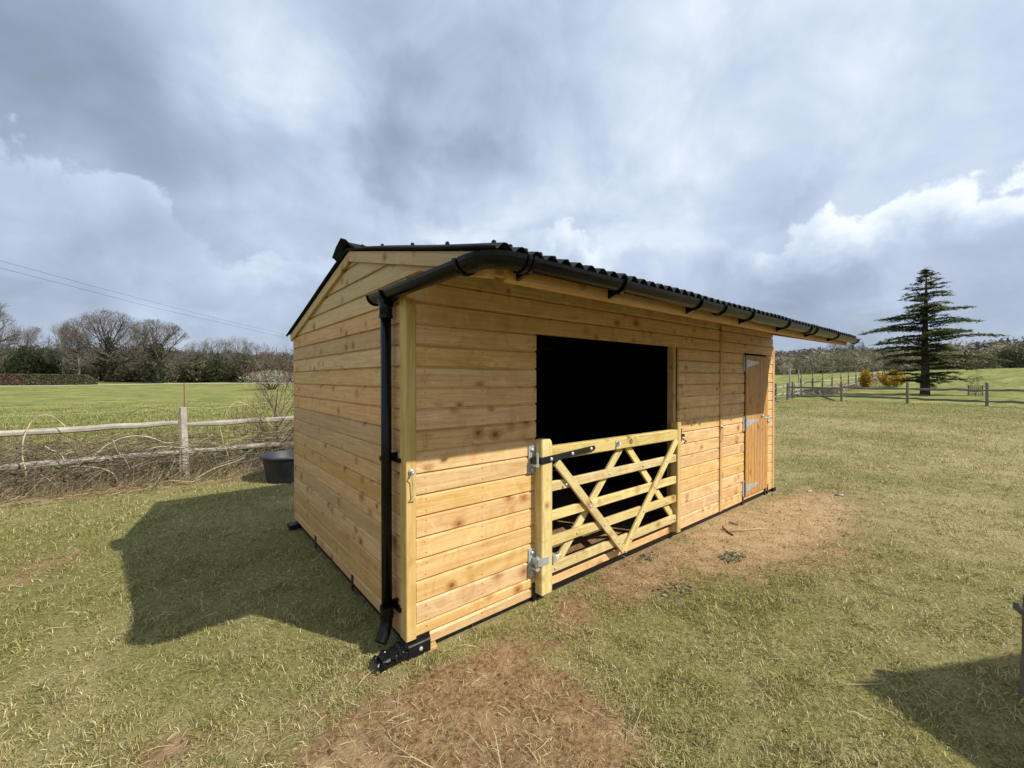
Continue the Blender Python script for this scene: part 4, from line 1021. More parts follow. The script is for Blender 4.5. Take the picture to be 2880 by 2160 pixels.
# undergrowth along the fence: thin stems, dead grass, a few leaves
def undergrowth():
    V, T, C = [], [], []
    def strips(p, d, L, w_, tint):
        n = len(p); sd = np.cross(d, np.array([0.6, 0.8, 0.0])); sd /= np.linalg.norm(sd, axis=1)[:, None] + 1e-6
        q = rng.normal(size=(n, 3)) * 0.18; e = p + d * (L * 0.5)[:, None]; f = p + (d + q) * L[:, None]; f[:, 2] = np.maximum(f[:, 2], 0.01); w2 = w_[:, None]
        o = sum(len(a) for a in V)
        V.append(np.stack([p - sd * w2, p + sd * w2, e - sd * w2 * .8, e + sd * w2 * .8, f], 1).reshape(-1, 3))
        b = o + (np.arange(n) * 5)[:, None]; T.append(np.concatenate([b + [0, 1, 3], b + [0, 3, 2], b + [2, 3, 4]], 0)); C.append(np.repeat(tint, 5, 0))
    def pts(n, y0, y1, z0, z1, zp=1.0):
        x = -6.0 + 8.6 * rng.random(n); y = fence_y(x) + y0 + (y1 - y0) * rng.random(n); dens = fbm(x * 0.9, y * 0.2, 15, 3)
        z = z0 + (z1 - z0) * rng.random(n) ** zp; k = rng.random(n) < sstep(0.25, 0.6, dens); return np.stack([x, y, z], 1)[k]
    p = pts(13000, -0.45, 0.9, 0.0, 0.75, 1.5); n = len(p); d = rng.normal(size=(n, 3)) * [1, 0.5, 0.45]; d /= np.linalg.norm(d, axis=1)[:, None]
    cols = np.array([[0.14, 0.095, 0.07], [0.22, 0.17, 0.115], [0.34, 0.28, 0.185], [0.09, 0.06, 0.05]])[rng.integers(0, 4, n)]
    strips(p, d, 0.10 + 0.45 * rng.random(n), 0.0022 + 0.0025 * rng.random(n), cols * (0.7 + 0.6 * rng.random((n, 1))))
    p = pts(9000, -0.75, 0.7, 0.0, 0.05); n = len(p); d = rng.normal(size=(n, 3)) * [0.5, 0.5, 0.3] + [0, 0, 0.75]; d /= np.linalg.norm(d, axis=1)[:, None]
    strips(p, d, 0.10 + 0.40 * rng.random(n) ** 1.5, 0.0022 + 0.002 * rng.random(n), np.array([0.40, 0.325, 0.19]) * (0.4 + 0.8 * rng.random((n, 1))))
    # litter of stems lying in front of the fence
    p = pts(8000, -1.0, 0.3, 0.01, 0.05); n = len(p); d = rng.normal(size=(n, 3)) * [1, 0.7, 0.08]; d /= np.linalg.norm(d, axis=1)[:, None]
    strips(p, d, 0.05 + 0.20 * rng.random(n) ** 2, 0.003 + 0.003 * rng.random(n), np.array([0.44, 0.35, 0.21]) * (0.35 + 0.8 * rng.random((n, 1))) * (1 - np.array([0, 0.15, 0.25]) * rng.random((n, 1))))
    # leaves
    p = pts(4000, -0.5, 0.8, 0.0, 0.42, 1.7); n = len(p); d = rng.normal(size=(n, 3)); d /= np.linalg.norm(d, axis=1)[:, None]
    cols = np.array([[0.05, 0.085, 0.022], [0.09, 0.125, 0.035], [0.17, 0.10, 0.05], [0.12, 0.13, 0.05]])[rng.integers(0, 4, n)]
    strips(p, d, 0.035 + 0.05 * rng.random(n), 0.012 + 0.014 * rng.random(n), cols * (0.6 + 0.7 * rng.random((n, 1))))
    o = arr_mesh('undergrowth', np.concatenate(V), np.concatenate(T), np.concatenate(C), M['leaf']); tag(o, 'tangle of dead stems, dry grass and bramble leaves under the rail fence', kind='stuff')
undergrowth()
leaf_clump('dead_leaves', 'heap of pinkish brown dead leaves at the foot of an arching cane', 338, 1374, 160, 0.20, 0.10, 0.12, [(0.34, 0.20, 0.13), (0.42, 0.28, 0.19), (0.22, 0.12, 0.07)], 'dead leaves', 0.045)
leaf_clump('dead_leaves', 'rusty brown dead plant beside the fence post foot', 556, 1336, 120, 0.13, 0.08, 0.30, [(0.27, 0.12, 0.05), (0.35, 0.19, 0.08), (0.18, 0.08, 0.04)], 'dead leaves', 0.05)

# electric tape and stake behind the fence
ef = thing('electric_fence', 'thin rusty stake carrying white electric tapes across the pasture', 'electric fence', tuple(at_depth(518, 1190, 8.6)))
def tape(name, pts, w_, mat):
    b = MB()
    for i in range(len(pts) - 1):
        a, c = Vector(pts[i]), Vector(pts[i + 1]); o = len(b.v); b.v += [tuple(a - Vector((0, 0, w_))), tuple(c - Vector((0, 0, w_))), tuple(c + Vector((0, 0, w_))), tuple(a + Vector((0, 0, w_)))]; b.f.append((o, o + 1, o + 2, o + 3))
    return b.build(name, mat, ef)
tape('tape', [at_depth(-200, 1088, 13.0), at_depth(0, 1086, 13.2), at_depth(250, 1083, 13.6), at_depth(518, 1078, 14.2), at_depth(826, 1077, 15.0), at_depth(1100, 1076, 15.6)], 0.0065, M['tape'])
q = at_depth(518, 1075, 8.6); b = MB(); b.tube([(q.x, q.y, -0.05), (q.x, q.y, q.z)], 0.010, 6); b.build('stake', M['rust'], ef)
tape('rope', [at_depth(-200, 1180, 8.4), at_depth(0, 1172, 8.4), at_depth(250, 1162, 8.5), at_depth(518, 1146, 8.6), at_depth(600, 1148, 8.7), at_depth(700, 1136, 8.9), at_depth(826, 1126, 9.2)], 0.005, M['rope'])

# ------------------------------------------------------------------ trees without leaves
def bare_tree(seed, H, Rx, trunk_h, trunk_r, nl=7, twig_w=0.03, dens=1.0, flat=1.0, ivy=0, up=0.25, lean=0.0):
    """trunk mesh (trunk and main limbs), crown mesh (branches down to twigs) and, where asked, a mesh of ivy leaves"""
    R = random.Random(seed); tm = MB(); cv = []; ct = []
    cz = trunk_h + (H - trunk_h) * 0.42; Rz = H - cz
    def inside(p):
        dz = (p.z - cz) / (Rz if p.z > cz else (cz - trunk_h * 0.55)); return (p.x / Rx) ** 2 + (p.y / Rx) ** 2 + dz * dz
    def twig(p, d, L, w_):
        s = d.cross(Vector((R.uniform(-1, 1), R.uniform(-1, 1), R.uniform(-1, 1)))); s = s.normalized() * w_ if s.length > 1e-4 else Vector((w_, 0, 0))
        e = p + d * L; o = len(cv); cv.extend([tuple(p - s), tuple(p + s), tuple(e)]); ct.append((o, o + 1, o + 2))
    def branch(p, d, L, r, lev):
        n = 4 if lev < 3 else 3; pts = [p.copy()]; dd = d.copy()
        for i in range(n):
            dd = (dd + Vector((R.uniform(-1, 1), R.uniform(-1, 1), R.uniform(-0.6, 1.0) * 0.8)) * 0.22 + Vector((0, 0, up * 0.16))).normalized()
            q = pts[-1] + dd * (L / n)
            if inside(q) > 1.08 and i > 0: break
            pts.append(q)
        if lev <= 2 and len(pts) > 1:
            mb = tm if lev <= 1 else None
            rr = [r * (1 - 0.55 * i / max(1, len(pts) - 1)) for i in range(len(pts))]
            if mb: mb.tube(pts, rr, 5 if lev == 0 else 4, cap=False)
            else:
                t2 = MB(); t2.tube(pts, rr, 3, cap=False); o = len(cv); cv.extend(t2.v)
                for f in t2.f: ct.append((f[0] + o, f[1] + o, f[2] + o)); ct.append((f[0] + o, f[2] + o, f[3] + o))
        else:
            for i in range(len(pts) - 1):
                dv = pts[i + 1] - pts[i]
                if dv.length > 1e-3: twig(pts[i], dv.normalized(), dv.length * 1.15, max(r, twig_w * 0.5))
        if lev >= 4: return
        k = int(round((7, 6, 6, 5)[lev] * dens + R.uniform(-0.5, 0.5))) if lev > 0 else nl
        for j in range(k):
            f = R.uniform(0.25, 1.0) if lev else 0.45 + 0.55 * (j + 0.5) / k
            i = min(int(f * (len(pts) - 1)), len(pts) - 2) if len(pts) > 1 else 0
            if len(pts) < 2: return
            q = pts[i].lerp(pts[i + 1], f * (len(pts) - 1) - i)
            ax = dd.orthogonal().normalized(); ax.rotate(Matrix.Rotation(R.uniform(0, 6.283), 3, dd)); sp = R.uniform(0.45, 0.95)
            nd = (dd * math.cos(sp) + ax * math.sin(sp) + Vector((0, 0, 0.10 * up))).normalized()
            branch(q, nd, L * R.uniform(0.48, 0.68), r * 0.45, lev + 1)
    pts = [Vector((0, 0, -0.3)), Vector((lean * .3, 0, trunk_h * 0.5)), Vector((lean, R.uniform(-.2, .2), trunk_h)), Vector((lean * 1.3 + R.uniform(-.3, .3), R.uniform(-.3, .3), trunk_h + (H - trunk_h) * 0.35)), Vector((lean * 1.5, 0, trunk_h + (H - trunk_h) * 0.62))]
    tm.tube(pts, [trunk_r * 1.35, trunk_r, trunk_r * 0.85, trunk_r * 0.5, trunk_r * 0.2], 8, cap=False)
    for j in range(nl * 2):
        f = (j + 0.5) / (nl * 2); a = j * 2.399 + R.uniform(-.4, .4); z = trunk_h * 0.75 + f * (H - trunk_h) * 0.5
        el = 0.10 + f * 1.15 + R.uniform(-.12, .12); d = Vector((math.cos(a) * math.cos(el), math.sin(a) * math.cos(el), math.sin(el)))
        branch(Vector((lean * min(1, z / trunk_h), 0, z)), d, (0.95 if f < 0.6 else 0.75) * (Rx * math.cos(el) + (H - z) * abs(math.sin(el))) * 0.78, trunk_r * 0.42 * (1 - 0.5 * f), 1)
    iv = None
    if ivy:
        n = ivy; a = np.array([[R.gauss(0, 1), R.gauss(0, 1), R.gauss(0, 1)] for _ in range(n)]); z = np.array([R.random() for _ in range(n)]) ** 0.8 * (H * 0.62)
        rr = trunk_r * 1.3 + 0.55 * np.sin(np.clip(z / (H * 0.62), 0, 1) * 3.1) + 0.15
        c = np.stack([a[:, 0] * rr * 0.7 + lean * z / H, a[:, 1] * rr * 0.7, z], 1); iv = c
    return tm, (np.array(cv), np.array(ct)), iv
TREE_MESH = {}
def plant_tree(kind, name, label, cat, x, y, s=1.0, rz=0.0, group=None, bark='bark', twig='twig'):
    z = hz(x, y)
    t = tag(empty(name, (x, y, z), rz), label, cat, group); base = WM[t.name]
    W = base @ Matrix.Scale(s, 4)
    key = (kind, bark, twig)
    if key not in TREE_MESH:
        tm, (cv, ct), iv = kind_build[kind]()
        me = bpy.data.meshes.new('trunk'); me.from_pydata(tm.v, [], tm.f); me.update(); me.materials.append(M[bark])
        o2 = arr_mesh('crown', cv, ct, None, M[twig]); cm = o2.data; bpy.data.objects.remove(o2)
        im = None
        if iv is not None:
            n = len(iv); d1 = rng.normal(size=(n, 3)); d1 /= np.linalg.norm(d1, axis=1)[:, None]; d2 = rng.normal(size=(n, 3)); s_ = 0.22
            V = np.stack([iv - d1 * s_, iv + d1 * s_, iv + d2 * s_], 1).reshape(-1, 3); T = np.arange(n * 3).reshape(-1, 3)
            o3 = arr_mesh('ivy', V, T, np.repeat(np.array([0.035, 0.048, 0.018]) * (0.5 + rng.random((n, 1))), 3, 0), M['leaf']); im = o3.data; bpy.data.objects.remove(o3)
        TREE_MESH[key] = (me, cm, im)
    for nm, me in zip(('trunk', 'crown', 'ivy'), TREE_MESH[key]):
        if me is None: continue
        o = bpy.data.objects.new(nm, me); COL.objects.link(o); setp(o, t, W)
        if nm == 'ivy': o['kind'] = 'stuff'
    return t
kind_build = {
    'oak_a': lambda: bare_tree(3, 14.4, 6.9, 3.6, 0.55, 9, 0.022, 1.18, ivy=900),
    'oak_b': lambda: bare_tree(8, 13.6, 6.4, 3.2, 0.52, 9, 0.022, 1.15, ivy=2000),
    'ash': lambda: bare_tree(21, 13.0, 3.2, 3.5, 0.22, 7, 0.024, 1.1, up=0.9),
    'scrub': lambda: bare_tree(33, 9.5, 4.0, 2.0, 0.20, 7, 0.022, 1.0, up=0.5, ivy=350),
    'oak_c': lambda: bare_tree(41, 11.0, 3.9, 3.8, 0.27, 7, 0.022, 1.0, ivy=200),
    'sapling': lambda: bare_tree(55, 2.0, 0.75, 0.5, 0.03, 5, 0.012, 0.7, up=0.6),
    'shrub': lambda: bare_tree(61, 2.35, 0.85, 0.35, 0.028, 7, 0.0055, 0.85, up=0.8),
}
def spot(u, d):          # a place in the plan: sideways direction u at depth d
    p = at_depth(u, 1066, d); return p.x, p.y
TL = [('oak_a', 'oak_tree', 'broad bare oak with domed crown and ivy on its trunk', 305, 84, 1.0, 0.4, 'bark', 'twig'),
      ('oak_b', 'oak_tree', 'ivy clad bare oak standing right of the domed oak', 440, 82, 0.92, 2.2, 'bark', 'twig'),
      ('oak_a', 'oak_tree', 'bare oak cut by the left picture edge, only its outer boughs showing', -130, 62, 0.95, 1.2, 'bark', 'twig'),
      ('scrub', 'bare_tree', 'rounded bare tree behind the clipped hedge, left of the pale ash', 72, 92, 1.28, 0.3, 'bark', 'twig'),
      ('ash', 'ash_tree', 'pale slender ash with upright stems behind the clipped hedge', 178, 84, 0.93, 0.8, 'bark_pale', 'twig_pale'),
      ('ash', 'ash_tree', 'pale ash with a leaning stem just left of the domed oak', 222, 80, 0.80, 2.6, 'bark_pale', 'twig_pale'),
      ('oak_c', 'bare_tree', 'small bare tree with ragged crown right of the ivy clad oak', 560, 96, 0.88, 0.2, 'bark', 'twig_pale'),
      ('oak_c', 'bare_tree', 'bare tree with two stems third from the shelter gable', 612, 96, 0.95, 1.9, 'bark', 'twig_pale'),
      ('oak_c', 'bare_tree', 'bare spreading tree second from the shelter gable', 672, 94, 0.95, 3.3, 'bark', 'twig_pale'),
      ('oak_c', 'bare_tree', 'bare thin tree nearest the shelter gable', 724, 98, 0.86, 4.6, 'bark', 'twig_pale')]
for kd, nm, lab, u, d, s, rz, bk, tw in TL:
    x, y = spot(u, d); plant_tree(kd, nm, lab, 'tree', x, y, s, rz, 'bare trees along the far edge of the pasture', bk, tw)
q = at_ground(772, 1300); plant_tree('shrub', 'bare_shrub', 'leafless thorny shrub growing through the fence behind the tub', 'shrub', q.x, fence_y(q.x) + 0.1, 1.0, 0.3, None, 'cane_dark', 'cane_dark')

# woods and scrub as masses of fine twigs
def mass(name, label, items, size, tri_per, upright=0.6, mat='wood_mass'):
    """items: x, y, height, radius, colour"""
    V, C = [], []
    for (x, y, h, r, col) in items:
        n = max(8, int(tri_per * (0.7 + 0.6 * rng.random())))
        p = rng.normal(size=(n, 3)); p /= np.linalg.norm(p, axis=1)[:, None]; p *= (rng.random(n) ** 0.38)[:, None]
        c = np.stack([x + p[:, 0] * r, y + p[:, 1] * r, hz(x, y) + h * 0.50 + p[:, 2] * h * 0.55], 1)
        d = rng.normal(size=(n, 3)) * (1 - upright) + np.array([0, 0, upright]) + np.stack([p[:, 0], p[:, 1], np.zeros(n)], 1) * 0.5
        d /= np.linalg.norm(d, axis=1)[:, None]; sd = rng.normal(size=(n, 3)); sd -= d * (d * sd).sum(1)[:, None]; sd /= np.linalg.norm(sd, axis=1)[:, None]
        L = size * (0.6 + 0.9 * rng.random(n))[:, None]; wv = L * (0.10 + 0.16 * rng.random((n, 1)))
        V.append(np.stack([c - d * L * .5 - sd * wv, c - d * L * .5 + sd * wv, c + d * L * .6], 1).reshape(-1, 3))
        C.append(np.repeat(np.array(col) * (0.80 + 0.4 * rng.random((n, 1))), 3, 0))
    V = np.concatenate(V); o = arr_mesh(name, V, np.arange(len(V)).reshape(-1, 3), np.concatenate(C), M[mat]); return tag(o, label, kind='stuff')
BROWN = [(0.125, 0.110, 0.090), (0.105, 0.098, 0.080), (0.145, 0.128, 0.100), (0.115, 0.115, 0.082)]
def ring_items(n, a0, a1, r0, r1, h0, h1, cols):
    out = []
    for _ in range(n):
        a = YAW - rad(random.uniform(a0, a1)); r = random.uniform(r0, r1); h = random.uniform(h0, h1)
        out.append((CAM.x + r * math.cos(a), CAM.y + r * math.sin(a), h, h * random.uniform(0.38, 0.6), random.choice(cols)))
    return out
mass('far_woodland', 'grey brown leafless woodland covering the rising ground all along the skyline',
     ring_items(1700, -66, 66, 195, 470, 6.0, 9.5, BROWN), 1.25, 170, 0.30)
mass('scrub', 'pale olive scrub at the foot of the woodland right of the shelter',
     ring_items(260, 24, 66, 165, 225, 4.0, 8.5, [(0.24, 0.215, 0.14), (0.20, 0.195, 0.115), (0.30, 0.265, 0.19), (0.165, 0.165, 0.10), (0.38, 0.34, 0.26)]), 0.9, 170, 0.3)
mass('underwood', 'dark evergreen underwood and thorn below the bare trees on the left',
     [(*spot(random.uniform(-160, 840), random.uniform(88, 108)), random.uniform(2.4, 7.4) * random.uniform(.7, 1), random.uniform(1.8, 3.4), random.choice([(0.085, 0.092, 0.050), (0.185, 0.160, 0.110), (0.225, 0.190, 0.135), (0.155, 0.155, 0.095), (0.195, 0.182, 0.13)])) for _ in range(140)], 0.75, 420, 0.35)
mass('holly_thicket', 'dark green holly and ivy thicket behind the clipped hedge',
     [(*spot(random.uniform(20, 150), random.uniform(84, 92)), random.uniform(4.5, 7.5), random.uniform(1.6, 2.4), (0.050, 0.062, 0.030)) for _ in range(8)], 0.5, 600, 0.2)

# clipped hedge, far left of the pasture
def hedge():
    a, b_ = spot(-330, 58), spot(275, 72); n = 15000; f = rng.random(n); t_ = rng.random(n); side_ = rng.random(n)
    x = a[0] + (b_[0] - a[0]) * f; y = a[1] + (b_[1] - a[1]) * f; nx, ny = -(b_[1] - a[1]), b_[0] - a[0]; l = math.hypot(nx, ny); nx /= l; ny /= l
    h = 1.75 * (1 - 0.5 * sstep(0.93, 1.0, f)); off = np.where(side_ < 0.55, -0.7 + 0.12 * rng.random(n), (rng.random(n) - 0.5) * 1.4)
    z = np.where(side_ < 0.55, h * t_, h - 0.06 * rng.random(n)) + hgt(x, y); c = np.stack([x + nx * off, y + ny * off, z], 1)
    d = rng.normal(size=(n, 3)); d /= np.linalg.norm(d, axis=1)[:, None]; s2 = rng.normal(size=(n, 3)) ; s2 /= np.linalg.norm(s2, axis=1)[:, None]
    V = np.stack([c - d * .14, c + d * .14, c + s2 * .14], 1).reshape(-1, 3)
    cl = fbm(x * 0.5, z * 0.9, 9, 3)[:, None]; tint = np.where(cl > 0.5, np.array([[0.15, 0.105, 0.068]]), np.array([[0.12, 0.115, 0.062]])) * (0.6 + 0.7 * rng.random((n, 1)))
    h_ = thing('hedge', 'low flat topped clipped hedge at the far left of the pasture', 'hedge', (a[0], a[1], hz(*a)))
    o = arr_mesh('foliage', V, np.arange(n * 3).reshape(-1, 3), np.repeat(tint, 3, 0), M['leaf'], h_); o['kind'] = 'stuff'
    b = MB(); z0, z1 = hz(*a), hz(*b_)
    q = [(a[0] + nx * s_, a[1] + ny * s_, z0 + zz) for s_, zz in ((-.6, -.1), (.6, -.1), (.6, 1.6), (-.6, 1.6))] + [(b_[0] + nx * s_, b_[1] + ny * s_, z1 + zz) for s_, zz in ((-.6, -.1), (.6, -.1), (.5, 0.8), (-.5, 0.8))]
    mid = 0.93; qm = [tuple(Vector(q[i]).lerp(Vector(q[i + 4]), mid)) for i in range(4)]; qm[2] = (qm[2][0], qm[2][1], z0 + (z1 - z0) * mid + 1.6); qm[3] = (qm[3][0], qm[3][1], z0 + (z1 - z0) * mid + 1.6)
    b.add(q[:4] + qm + q[4:], [(0, 1, 2, 3)] + [(0 + o_, 4 + o_, 5 + o_, 1 + o_) for o_ in (0, 1, 2)] + [(3, 7, 4, 0)] + [(4 + o_, 8 + o_, 9 + o_, 5 + o_) for o_ in (0, 1, 2)] + [(7, 11, 8, 4), (8, 11, 10, 9)])
    b.build('stems', M['bark'], h_)
hedge()
def shrub_mass(name, label, cat, x, y, h, r, cols, n, size, flat=0.45, stems=True):
    t = thing(name, label, cat, (x, y, hz(x, y)))
    p = rng.normal(size=(n, 3)); p /= np.linalg.norm(p, axis=1)[:, None]; p *= (rng.random(n) ** 0.45)[:, None]; p[:, 2] *= flat / 0.5 * 0.5
    lump = 0.75 + 0.5 * fbm(p[:, 0] * 3 + x, p[:, 1] * 3 + p[:, 2] * 4, 17, 3)
    c = np.stack([x + p[:, 0] * r * lump, y + p[:, 1] * r * lump, hz(x, y) + h * 0.58 + p[:, 2] * h * lump], 1)
    d = rng.normal(size=(n, 3)); d /= np.linalg.norm(d, axis=1)[:, None]; s2 = rng.normal(size=(n, 3)); s2 /= np.linalg.norm(s2, axis=1)[:, None]
    V = np.stack([c - d * size, c + d * size, c + s2 * size], 1).reshape(-1, 3); ci = rng.integers(0, len(cols), n)
    o = arr_mesh('crown', V, np.arange(n * 3).reshape(-1, 3), np.repeat(np.array(cols)[ci] * (0.65 + 0.7 * rng.random((n, 1))), 3, 0), M['leaf'], t); o['kind'] = 'stuff'
    if stems:
        b = MB()
        for _ in range(9):
            a = random.uniform(0, 6.28); q = random.uniform(.3, .9) * r
            b.tube([(x + 0.15 * math.cos(a), y + 0.15 * math.sin(a), hz(x, y) - .1), (x + q * .5 * math.cos(a), y + q * .5 * math.sin(a), hz(x, y) + h * .4), (x + q * math.cos(a), y + q * math.sin(a), hz(x, y) + h * .9)], [r * .03, r * .02, r * .008], 4)
        b.build('stems', M['bark'], t)
    return t
x, y = spot(765, 62); shrub_mass('blackthorn', 'wide low blackthorn in greyish white blossom close to the shelter gable', 'shrub', x, y, 3.0, 4.2, [(0.42, 0.40, 0.33), (0.30, 0.28, 0.22), (0.50, 0.48, 0.42), (0.16, 0.14, 0.10)], 3000, 0.11, 0.40)

# ------------------------------------------------------------------ overhead line
def cable(label, pts):
    P = [Vector(p) for p in pts]; b = MB(); b.tube(P, 0.016, 5); o = b.build('overhead_cable', M['cable']); return tag(o, label, 'cable', 'overhead cables above the pasture')
cable('upper overhead cable sloping down over the pasture trees', [at_depth(-420, 622, 34), at_depth(0, 733, 40), at_depth(240, 799, 50), at_depth(470, 860, 64), at_depth(640, 903, 80), at_depth(826, 947, 104), at_depth(1000, 985, 140)])
cable('lower overhead cable sloping down over the pasture trees', [at_depth(-420, 652, 34), at_depth(0, 753.5, 40), at_depth(240, 815, 50), at_depth(410, 860, 64), at_depth(640, 912, 80), at_depth(826, 955, 104), at_depth(1000, 990, 140)])

# ------------------------------------------------------------------ right-hand side: paddock fence
rf = thing('paddock_fence', 'dark weathered rail fence along the far side of the paddock', 'fence', (38.4, 6.2, 0))
def fence_run(root, posts, h, rails, mat, pw=0.13, rw=0.12, wob=0.02, zoff=0.0):
    P = [Vector((p[0], p[1], hz(p[0], p[1]))) for p in posts]
    for p in P: rough_post('post', p.x, p.y, h * random.uniform(0.97, 1.04), pw, pw, random.uniform(0, 1), M[mat], root, (random.uniform(-.02, .02), random.uniform(-.02, .02)))
    for i in range(len(P) - 1):
        for z in rails:
            rough_rail('rail', P[i] + Vector((0, 0, z + random.uniform(-.05, .05))), P[i + 1] + Vector((0, 0, z + random.uniform(-.05, .05))), rw, 0.07, M[mat], root, 8, wob)
A, B_, C_, D_ = gp(2215, 1124), gp(2367, 1129), gp(2552, 1135.5), gp(2776, 1144)
fence_run(rf, [A, B_, C_, D_, (37.2, -5.0), (36.6, -8.8)], 1.42, [1.02, 0.36], 'weathered_dark', 0.16, 0.15, 0.03)
rf2 = thing('paddock_fence', 'short run of pale rails between dark posts beside the shelter end', 'fence', (39.5, 9.6, 0))
e0, e1 = gp(2182, 1126), gp(2218, 1122)
P0, P1 = Vector((e0[0], e0[1], 0)), Vector((e1[0], e1[1], 0))
for p in (P0, P1, P0 + (P0 - P1) * 1.6): rough_post('post', p.x, p.y, 1.35, 0.17, 0.17, 0.2, M['weathered_dark'], rf2)
for z in (1.06, 0.44):
    rough_rail('rail', P0 + Vector((0, 0, z)), P1 + Vector((0, 0, z + .05)), 0.13, 0.07, M['weathered'], rf2, 8, 0.04); rough_rail('rail', P0 + (P0 - P1) * 1.6 + Vector((0, 0, z - .1)), P0 + Vector((0, 0, z - .12)), 0.13, 0.07, M['weathered'], rf2, 8, 0.03)
def tall_pole(u, v0, v1, d, label, r_=0.07):
    p = at_depth(u, v0, d); q = at_depth(u, v1, d); b = MB(); z0 = hz(p.x, p.y)
    b.tube([(p.x, p.y, z0 - .1), (p.x + .03, p.y, (z0 + q.z) / 2), (q.x, q.y, q.z)], [r_ * 1.1, r_, r_ * .9], 7); o = b.build('fence_pole', M['weathered']); return tag(o, label, 'pole')
tall_pole(2221, 1120, 1036, 37.2, 'tall slim pale pole at the corner of the dark rail fence'); tall_pole(2246, 1112, 1039, 42, 'slim pale pole standing just behind the small wicket gate', 0.06)
stick('fence_rail', 'broken grey rail leaning from the fence down to the grass', [gpt(2250, 1113, 0.55), gpt(2300, 1120, 0.25), gpt(2348, 1127, 0.03)], [0.07, 0.08, 0.06], M['weathered_dark'], 'rail')
stick('fence_rail', 'fallen pale rail on grass at the shelter end', [gpt(2172, 1126, 0.05), gpt(2192, 1131, 0.04)], 0.06, M['weathered'], 'rail')
# small wicket gate
wg = thing('wicket_gate', 'small pale wooden wicket gate with diagonal brace beside the tall poles', 'gate', tuple(at_ground(2242, 1120)))
g0 = at_ground(2234, 1121); g1 = at_ground(2249, 1117); g0.z = hz(g0.x, g0.y); g1.z = hz(g1.x, g1.y)
for p in (g0, g1): timber('stile', p + Vector((0, 0, .08)), p + Vector((0, 0, 1.32)), (g1 - g0), 0.09, 0.05, M['weathered'], wg)
for z in (0.13, 0.42, 0.72, 1.02, 1.25): timber('rail', g0 + Vector((0, 0, z)), g1 + Vector((0, 0, z)), UPV, 0.09, 0.04, M['weathered'], wg)
timber('brace', g0 + Vector((0, 0, 1.2)), g1 + Vector((0, 0, 0.15)), UPV, 0.08, 0.03, M['weathered'], wg)
for k, (u, v) in enumerate(((2229, 1121), (2252, 1115))):
    rough_post('gate_post', *gp(u, v), 1.75 if k else 1.5, 0.16, 0.16, 0.3, M['weathered_dark'], wg)

# far fence row beyond the meadow with tall posts
ff = thing('far_fence', 'far rail fence with tall dark posts and pale top rails', 'fence', tuple(at_depth(2400, 1110, 50)))
rowp = [(2253, 1106, 44), (2285, 1103, 47), (2313, 1101, 50), (2340, 1099, 53), (2365, 1097, 56), (2386, 1096, 59), (2407, 1095, 62), (2424, 1094, 65), (2454, 1092, 71), (2468, 1091, 75), (2482, 1090, 79)]
PP = []
for u, v, d in rowp:
    p = at_depth(u, v, d); p.z = hz(p.x, p.y); PP.append(p)
for p in PP:
    rough_post('post', p.x, p.y, 1.75, 0.17, 0.17, 0.1, M['weathered_dark'], ff)
    b = MB(); b.tube([(p.x, p.y, p.z + 1.6), (p.x, p.y, p.z + 3.1)], 0.035, 4); b.build('stake', M['weathered_dark'], ff)
for i in range(len(PP) - 1):
    for z in (1.32, 0.45): rough_rail('rail', PP[i] + Vector((0, 0, z + random.uniform(-.08, .08))), PP[i + 1] + Vector((0, 0, z + random.uniform(-.08, .08))), 0.15, 0.08, M['weathered'], ff, 6, 0.04)
    for z in (2.3, 3.0):
        b = MB(); b.tube([PP[i] + Vector((0, 0, z)), PP[i + 1] + Vector((0, 0, z))], 0.02, 3); b.build('wire', M['wire'], ff)
# dead grass strip at its foot
def dead_grass():
    n = 9000; f = rng.random(n); i = np.minimum((f * (len(PP) - 1)).astype(int), len(PP) - 2); t_ = f * (len(PP) - 1) - i
    A_ = np.array([tuple(p) for p in PP]); x = A_[i, 0] * (1 - t_) + A_[i + 1, 0] * t_ + rng.normal(size=n) * 1.5; y = A_[i, 1] * (1 - t_) + A_[i + 1, 1] * t_ + rng.normal(size=n) * 0.8
    blades('dry_grass', x, y, 0.25 + 0.5 * rng.random(n), 0.03 + 0.03 * rng.random(n), 0.2 + 0.5 * rng.random(n), np.array([0.36, 0.30, 0.19]) * (0.5 + 0.7 * rng.random((n, 1))), M['straw'], 0.6, label='strip of tall dry grass below the far rail fence')
dead_grass()

